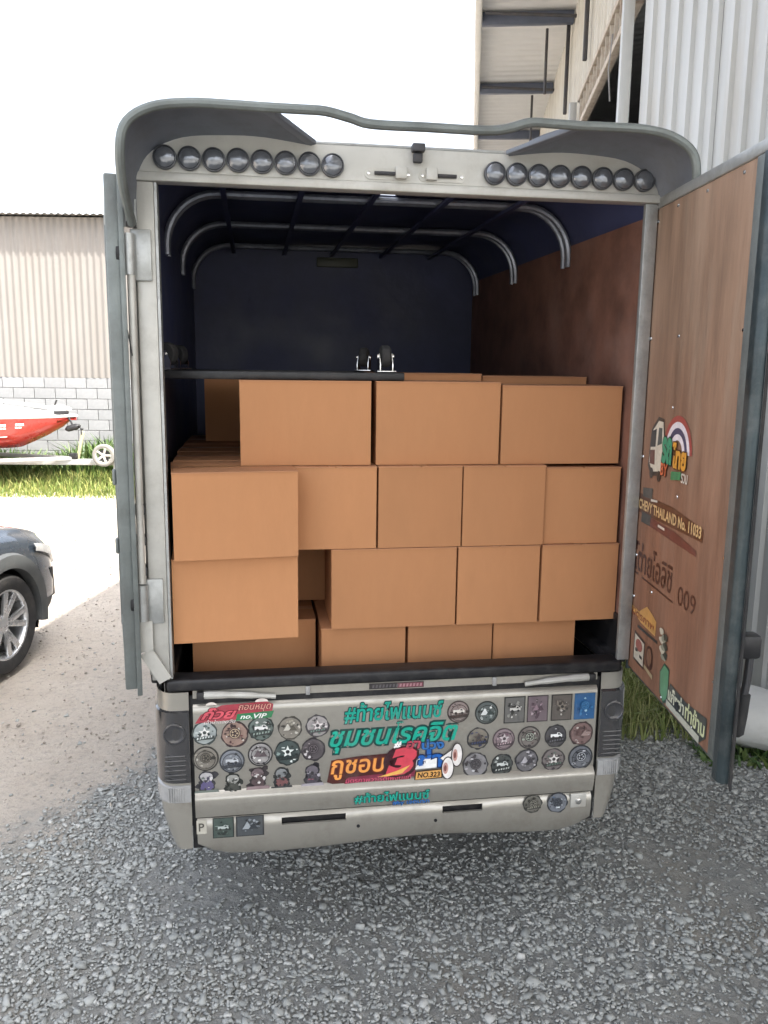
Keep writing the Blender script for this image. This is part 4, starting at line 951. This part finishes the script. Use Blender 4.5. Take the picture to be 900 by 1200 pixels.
# ------------------------------------------------------------------ upturned dolly on the boxes
dm = TM @ Matrix.Translation((-.385, .50, Z1 + BH + .0035)) @ Matrix.Rotation(-.02, 4, 'Z')
dol = empty('furniture_dolly', 'black dolly lying upside down on the boxes with its casters up', 'dolly', dm)
m = MB(); m.box(-.415, .415, -.31, -.26, 0, .028); m.build('frame_rail', BLACK, dol, bevel=.005)
for a in ((-.415, .415, .26, .31), (-.415, -.36, -.259, .259), (.36, .415, -.259, .259)): MB().box(*a, 0, .028).build('frame_rail', BLACK, dol, bevel=.005)
MB().box(-.359, .359, -.259, .259, .004, .014).build('deck_board', BLACK, dol)
def caster(x, y, a):
    M = Matrix.Translation((x, y, .0285)) @ Matrix.Rotation(a, 4, 'Z')
    pl_ = MB().box(-.035, .035, -.03, .03, 0, .006, M).build('caster', CHROME, dol, bevel=.002)
    for sx_ in (-1, 1):
        m = MB(); m.prism([(-.022, .006), (.022, .006), (.026, .028), (.010, .066), (-.006, .066), (-.024, .028)], lambda u, v, d: M @ Vector((d, u, v)), sx_ * .021, sx_ * .024); m.build('fork', CHROME, pl_)
        MB().lathe([(.008, 0), (.008, .006), (.004, .008)], M @ Matrix.Translation((sx_ * .024, 0, .056)) @ Matrix.Rotation(math.pi / 2 * sx_, 4, 'Y'), 10).build('axle_nut', CHROME, pl_)
    MB().lathe([(.012, -.016), (.034, -.016), (.0385, -.010), (.0385, .010), (.034, .016), (.012, .016)], M @ Matrix.Translation((0, .004, .056)) @ Matrix.Rotation(math.pi / 2, 4, 'Y'), 24).build('wheel', RUBBER, pl_)
caster(.355, -.24, .1); caster(.33, .22, -.35); caster(-.400, -.20, 1.1); caster(-.405, .22, .9)

# ------------------------------------------------------------------ parked car on the left (x forward, y left, origin under the front axle)
PHI = R_(81)
fw = Vector((math.cos(PHI), math.sin(PHI), 0)); lf = Vector((-fw.y, fw.x, 0))
wc = Vector((-2.62, 5.40, 0))                                   # ground contact of the front right wheel
CO = wc + lf * .78
CM = Matrix(((fw.x, lf.x, 0, CO.x), (fw.y, lf.y, 0, CO.y), (0, 0, 1, 0), (0, 0, 0, 1)))
car = empty('parked_car', 'dark blue grey crossover car parked at the left edge', 'car', CM)
CARP = pm('dark_blue_metallic', (.045, .06, .08), .25, .55, .06, 3, coat=1.)
CLAD = pm('grey_cladding', (.075, .08, .082), .6, 0, .12, 8, dirt=((.2, .19, .17), .3, 6))
# stations: x, half width, sill z, shoulder z, top z, half width of the top
ST = [(.87, .52, .40, .60, .66, .44), (.84, .66, .30, .64, .72, .56), (.77, .76, .25, .70, .80, .64), (.64, .83, .22, .77, .87, .69), (.45, .875, .21, .83, .925, .71),
      (.2, .89, .20, .88, .965, .72), (-.2, .89, .20, .92, 1.00, .72), (-.6, .89, .20, .95, 1.03, .71), (-.8, .89, .20, .96, 1.09, .68), (-1.2, .89, .20, .97, 1.36, .60),
      (-1.5, .89, .20, .98, 1.50, .57), (-2.0, .89, .20, .99, 1.55, .56), (-2.5, .89, .20, 1.0, 1.54, .55), (-2.9, .885, .20, 1.02, 1.46, .54), (-3.2, .86, .22, 1.02, 1.28, .55), (-3.42, .80, .28, .98, 1.04, .60), (-3.47, .62, .40, .80, .84, .52)]
sx0 = [s_[0] for s_ in ST]
def stn(x):
    for i in range(len(ST) - 1):
        if ST[i][0] >= x >= ST[i + 1][0]:
            f = (ST[i][0] - x) / (ST[i][0] - ST[i + 1][0]); return [a + (b_ - a) * f for a, b_ in zip(ST[i], ST[i + 1])]
    return list(ST[-1])
def section(x, n=26):
    _, w_, zb, zs, zt, wt = stn(x)
    P = [(0, zb, 0), (-(w_ - .16), zb, 0), (-(w_ - .05), zb + .05, 0), (-w_ + .006, zb + (zs - zb) * .30, 0), (-w_, zb + (zs - zb) * .55, 0), (-w_ + .012, zb + (zs - zb) * .82, 0), (-w_ + .045, zs, 0),
         (-(wt + (w_ - .05 - wt) * .30), zs + (zt - zs) * .62, 0), (-wt + .02, zt - .02 * (zt - zs) / .1 * .3, 0), (-wt * .6, zt + .012, 0), (0, zt + .02, 0)]
    return catmull(P, 3)
xs_ = sorted([.87, .855] + [.84 - .06 * i for i in range(73)] + [-3.47]); xs_ = [x for x in xs_ if -3.48 < x < .88]
RA = .40
for side in (-1, 1):
    rows = []; glass_rows = []
    for x in xs_:
        r = []
        for p in section(x): r.append(Vector((x, -side * p.x, p.y)))
        rows.append(r)
    # cut wheel arches: drop faces inside, pull edge points onto the circle
    def inarch(p): return any((p.x - ax) ** 2 + (p.z - .345) ** 2 < RA ** 2 and abs(p.y) > .45 and p.z < .8 for ax in (0, -2.63))
    skip = set()
    for i in range(len(rows) - 1):
        for k in range(len(rows[0]) - 1):
            c = (rows[i][k] + rows[i + 1][k] + rows[i][k + 1] + rows[i + 1][k + 1]) / 4
            if inarch(c): skip.add((i, k))
    for i in range(len(rows)):
        for k in range(len(rows[0])):
            p = rows[i][k]
            adj = [(i - a, k - b_) for a in (0, 1) for b_ in (0, 1)]
            inn = [q in skip for q in adj]
            if any(inn) and not all(inn) and p.z > .2 and abs(p.y) > .45:
                ax = 0 if abs(p.x) < 1 else -2.63; d = Vector((p.x - ax, 0, p.z - .345)); 
                if d.length > .05 and p.z > .26: d = d.normalized() * RA; p.x = ax + d.x; p.z = .345 + d.z
    m = MB(); m.grid(rows, lambda i, k: (i, k) in skip)
    fi = 0
    for i in range(len(rows) - 1):
        for k in range(len(rows[0]) - 1):
            if (i, k) in skip: continue
            c = (rows[i][k] + rows[i + 1][k + 1]) / 2
            if (20 <= k <= 23 and -3.05 < c.x < -.95) or (k >= 20 and (-1.42 < c.x < -.82 or -3.3 < c.x < -2.95)): m.m[fi] = 1
            elif k < 9 or c.z < .34: m.m[fi] = 2
            fi += 1
    m.build('body_shell', [CARP, GLASS, CLAD], car, angle=35)
    for ax in (0, -2.63):      # arch cladding ring
        rows2 = []
        for a in [R_(-12) + R_(204) * i / 30 for i in range(31)]:
            r = []
            for rad, dy in ((RA - .02, -.06), (RA - .015, .012), (RA + .02, .020), (RA + .075, .014), (RA + .088, -.02)):
                x = ax + rad * math.cos(a); z = .345 + rad * math.sin(a)
                wloc = stn(max(min(x, .86), -3.46))[1]; r.append(Vector((x, side * (wloc + dy), max(z, .20))))
            rows2.append(r)
        MB().grid(rows2).build('arch_cladding', CLAD, car, angle=40)
        M = Matrix.Translation((ax, side * .80, .345)) @ Matrix.Rotation(math.pi / 2, 4, 'X')
        m = MB(); m.grid([[Vector((ax + .43 * math.cos(a), side * y_, .345 + .43 * math.sin(a))) for a in [R_(-20) + R_(220) * i / 20 for i in range(21)]] for y_ in (.84, .45)]); m.build('wheel_well', BLACK, car)
        MB().box(ax - .44, ax + .44, min(side * .44, side * .45), max(side * .44, side * .45), .2, .8).build('wheel_well_panel', BLACK, car)
        wheel('wheel', car, ax, side * .78, .345, False, side * 1, .345, .215, 5, True, pm('alloy_rim', (.62, .63, .64), .3, .8, .08, 10))
    # head lamp, grille slit
    rows3 = []
    for i in range(9):
        x = .36 + .47 * i / 8; st_ = stn(x); z0 = st_[3] - .015 - .0 * i; z1 = st_[3] - .10 + .03 * (1 - i / 8)
        rows3.append([Vector((x + .006, side * (st_[1] - .028 + .018), z0)), Vector((x + .008, side * (st_[1] - .0 + .006), (z0 + z1) / 2)), Vector((x + .008, side * (st_[1] + .004), z1))])
    MB().grid(rows3).build('headlight', LENS_C, car, angle=60, thick=.004)
    rows4 = []
    for i in range(7):
        z = .36 + .24 * i / 6; x = .72 - .10 * (i / 6); st_ = stn(x)
        rows4.append([Vector((x - .03, side * (st_[1] + .008), z)), Vector((x + .02, side * (stn(x + .02)[1] + .008), z))])
    MB().grid(rows4).build('bumper_vent', BLACK, car, thick=.004)
MB().box(.835, .885, -.42, .42, .42, .62).build('grille', BLACK, car, bevel=.02)

# ------------------------------------------------------------------ boat and trailer far left (local x towards the bow)
BO = Vector((-5.18, 14.0, 0)); BMx = Matrix.Translation(BO) @ Matrix.Rotation(R_(2), 4, 'Z')
boat = empty('motor_boat', 'small red boat with white deck on a trailer by the shed', 'boat', BMx)
RED = pm('red_gelcoat', (.52, .045, .035), .28, 0, .08, 2, coat=.6); WHT = pm('white_gelcoat', (.78, .76, .74), .35, 0, .05, 3, coat=.3)
rows = []
for i in range(22):
    f = i / 21; x = -4.9 * f; wv = .95 * min(1, (f * 2.6)) ** .55 if f > 0 else .0
    zg = 1.205 - .03 * f; zk = 1.205 - (1.205 - .66) * min(1, f / .20) ** .75 if f < .2 else .66 - .05 * min(1, (f - .2) / .4)
    zc = zg - (zg - zk) * .55
    pts = [(0, zk), (wv * .55, zk + (zc - zk) * .55), (wv * .86, zc), (wv * .97, zg - .06), (wv, zg)]
    P = [Vector((x, -a, z)) for a, z in pts[::-1]] + [Vector((x, a, z)) for a, z in pts[1:]]
    rows.append(P)
MB().grid(rows).build('hull', RED, boat, angle=40)
trim = [Vector((p[0].x, p[0].y - .012, p[0].z + .005)) for p in rows]; MB().tube(trim, .022, 8).build('rub_rail', WHT, boat)
trim = [Vector((p[-1].x, p[-1].y + .012, p[-1].z + .005)) for p in rows]; MB().tube(trim, .022, 8).build('rub_rail', WHT, boat)
rows2 = []
for i in range(22):
    f = i / 21; p = rows[i]; x = p[0].x; yv = p[-1].y; zt = p[0].z + .02 + .13 * min(1, max(0, (f - .06) / .22))
    rows2.append([Vector((x, -yv, p[0].z + .012)), Vector((x, -yv * .92, zt - .05 if f > .06 else p[0].z + .02)), Vector((x, -yv * .7, zt)), Vector((x, yv * .7, zt)), Vector((x, yv * .92, zt - .05 if f > .06 else p[0].z + .02)), Vector((x, yv, p[0].z + .012))])
MB().grid(rows2).build('deck', WHT, boat, angle=40)
st_ = [rows[i][2] + Vector((0, -.012, -.02)) for i in range(4, 22)]; MB().tube(st_, .007, 6).build('pinstripe', WHT, boat)
# white lettering strokes on the bow, two short lines
m = MB(); q = random.Random(3)
def hully(x, z):
    f = -x / 4.9; i = min(20, int(f * 21)); p = rows[i]; 
    for a, b_ in zip(p[:3], p[1:4]):
        if a.z >= z >= b_.z: g = (a.z - z) / (a.z - b_.z + 1e-6); return a.y + (b_.y - a.y) * g
    return p[0].y
for row, (z0, xa, xb) in enumerate(((1.055, -1.05, -.56), (1.01, -1.13, -.66))):
    x = xa
    while x < xb:
        wd = q.uniform(.03, .05); hh = .028 + .014 * (row == 0); zz = z0 + (x - xa) * .05
        y0 = hully(x, zz) - .055; m.add([(x, y0, zz), (x + wd, y0 + .01, zz), (x + wd, y0 + .006, zz + hh), (x, y0 - .004, zz + hh)], [(0, 1, 2, 3)]); x += wd + .012
m.build('hull_lettering', WHT, boat, recalc=False)
mt = MB().tube([(-1.5, -.28, 1.50), (-.75, -.16, 1.40), (-.35, -.10, 1.335)], .024, 10).build('trolling_motor_shaft', WHT, boat)
MB().tube([(-.42, -.10, 1.335), (-.30, -.10, 1.33), (-.16, -.10, 1.33), (-.05, -.10, 1.325)], [.04, .062, .055, .02], 12).build('trolling_motor_head', WHT, boat)
MB().beam((-.32, -.10, 1.26), (-.10, -.10, 1.26), .10, .07).build('motor_mount', BLACK, boat, bevel=.01)
MB().tube([(-.33, -.10, 1.28), (-.30, -.12, 1.40), (-.27, -.12, 1.47)], .014, 8).build('mount_lever', BLACK, boat)
m = MB(); m.lathe([(.02, -.12), (.05, -.08), (.055, .06), (.03, .12), (.01, .14)], Matrix.Translation((-.02, -.16, 1.02)) @ Matrix.Rotation(R_(75), 4, 'Y'), 14)
for k in range(3): m.box(-.012, .012, -.02, .10, -.004, .004, Matrix.Translation((.12, -.16, .99)) @ Matrix.Rotation(R_(75), 4, 'Y') @ Matrix.Rotation(k * 2.09, 4, 'Z') @ Matrix.Rotation(.5, 4, 'Y'))
m.build('motor_propeller', BLACK, boat)
MB().tube([(-.02, -.15, 1.07), (-.12, -.12, 1.24)], .016, 8).build('motor_bracket', BLACK, boat)
trl = empty('boat_trailer', 'pale galvanised boat trailer under the red boat', 'trailer', BMx)
MB().beam((-4.8, 0, .43), (.75, 0, .43), .09, .10).build('tongue', GALV, trl, bevel=.01)
for y_ in (-.55, .55):
    MB().beam((-4.8, y_, .47), (-1.6, y_, .47), .07, .09).build('side_rail', GALV, trl, bevel=.008); MB().beam((-1.6, y_, .49), (-.05, 0, .49), .06, .06).build('a_frame_bar', GALV, trl, bevel=.006)
    MB().beam((-4.5, y_ * .5, .54), (-1.5, y_ * .5, .60), .10, .05).build('bunk', RUBBER, trl, bevel=.006)
    wheel('wheel', trl, -3.4, y_ * 1.6, .30, False, 1 if y_ > 0 else -1, .30, .18, 5)
for x in (-4.6, -3.4, -2.0): MB().beam((x, -.85 if x == -3.4 else -.55, .40), (x, .85 if x == -3.4 else .55, .40), .06, .06).build('cross_member', GALV, trl)
MB().beam((-.02, 0, .44), (.10, 0, .95), .05, .05).build('winch_post', pm('yellow_paint', (.42, .40, .26), .5), trl, bevel=.005)
MB().box(-.14, .0, -.05, .05, .48, .58).build('winch', BLACK, trl, bevel=.01)
sw = wheel('spare_wheel', trl, .47, -.14, .56, False, -1, .19, .10, 5, rimmat=PANEL_W); sw.data.materials[0] = pm('sun_bleached_rubber', (.24, .23, .21), .9, 0, .2, 9)
MB().tube([(.62, -.06, .45), (.62, -.06, .0)], .025, 8).build('jack_leg', GALV, trl)

# ------------------------------------------------------------------ white sack by the wall
rows = []; q = random.Random(5)
for i in range(17):
    v = i / 16; r = []
    for k in range(25):
        u = 2 * math.pi * k / 24; e = math.sin(math.pi * v) ** .45
        x = .36 * (2 * v - 1); y = .23 * e * math.copysign(abs(math.cos(u)) ** .75, math.cos(u)); z = .16 + .155 * e * math.copysign(abs(math.sin(u)) ** .8, math.sin(u)) * (1 + .12 * math.sin(7 * v + 1))
        z += .012 * math.sin(9 * u + 11 * v) * e + .05 * (1 - v) * e; r.append(Vector((x, y + .01 * math.sin(13 * v), max(z, 0.0))))
    rows.append(r)
m = MB(); m.grid(rows); sk = m.build('sack', pm('woven_sack', (.68, .68, .65), .75, 0, .08, 5, dirt=((.4, .38, .33), .45, 5), bump=(.25, 120)), None, angle=60, loc=(2.12, 4.42, -.015), rotz=-.5)
tag(sk, 'bulging white woven sack lying against the metal wall', 'sack')
MB().tube([(-.37, 0, .20), (-.42, -.01, .22), (-.47, .0, .20)], [.02, .03, .05], 8).build('tied_neck', MATS['woven_sack'], sk)
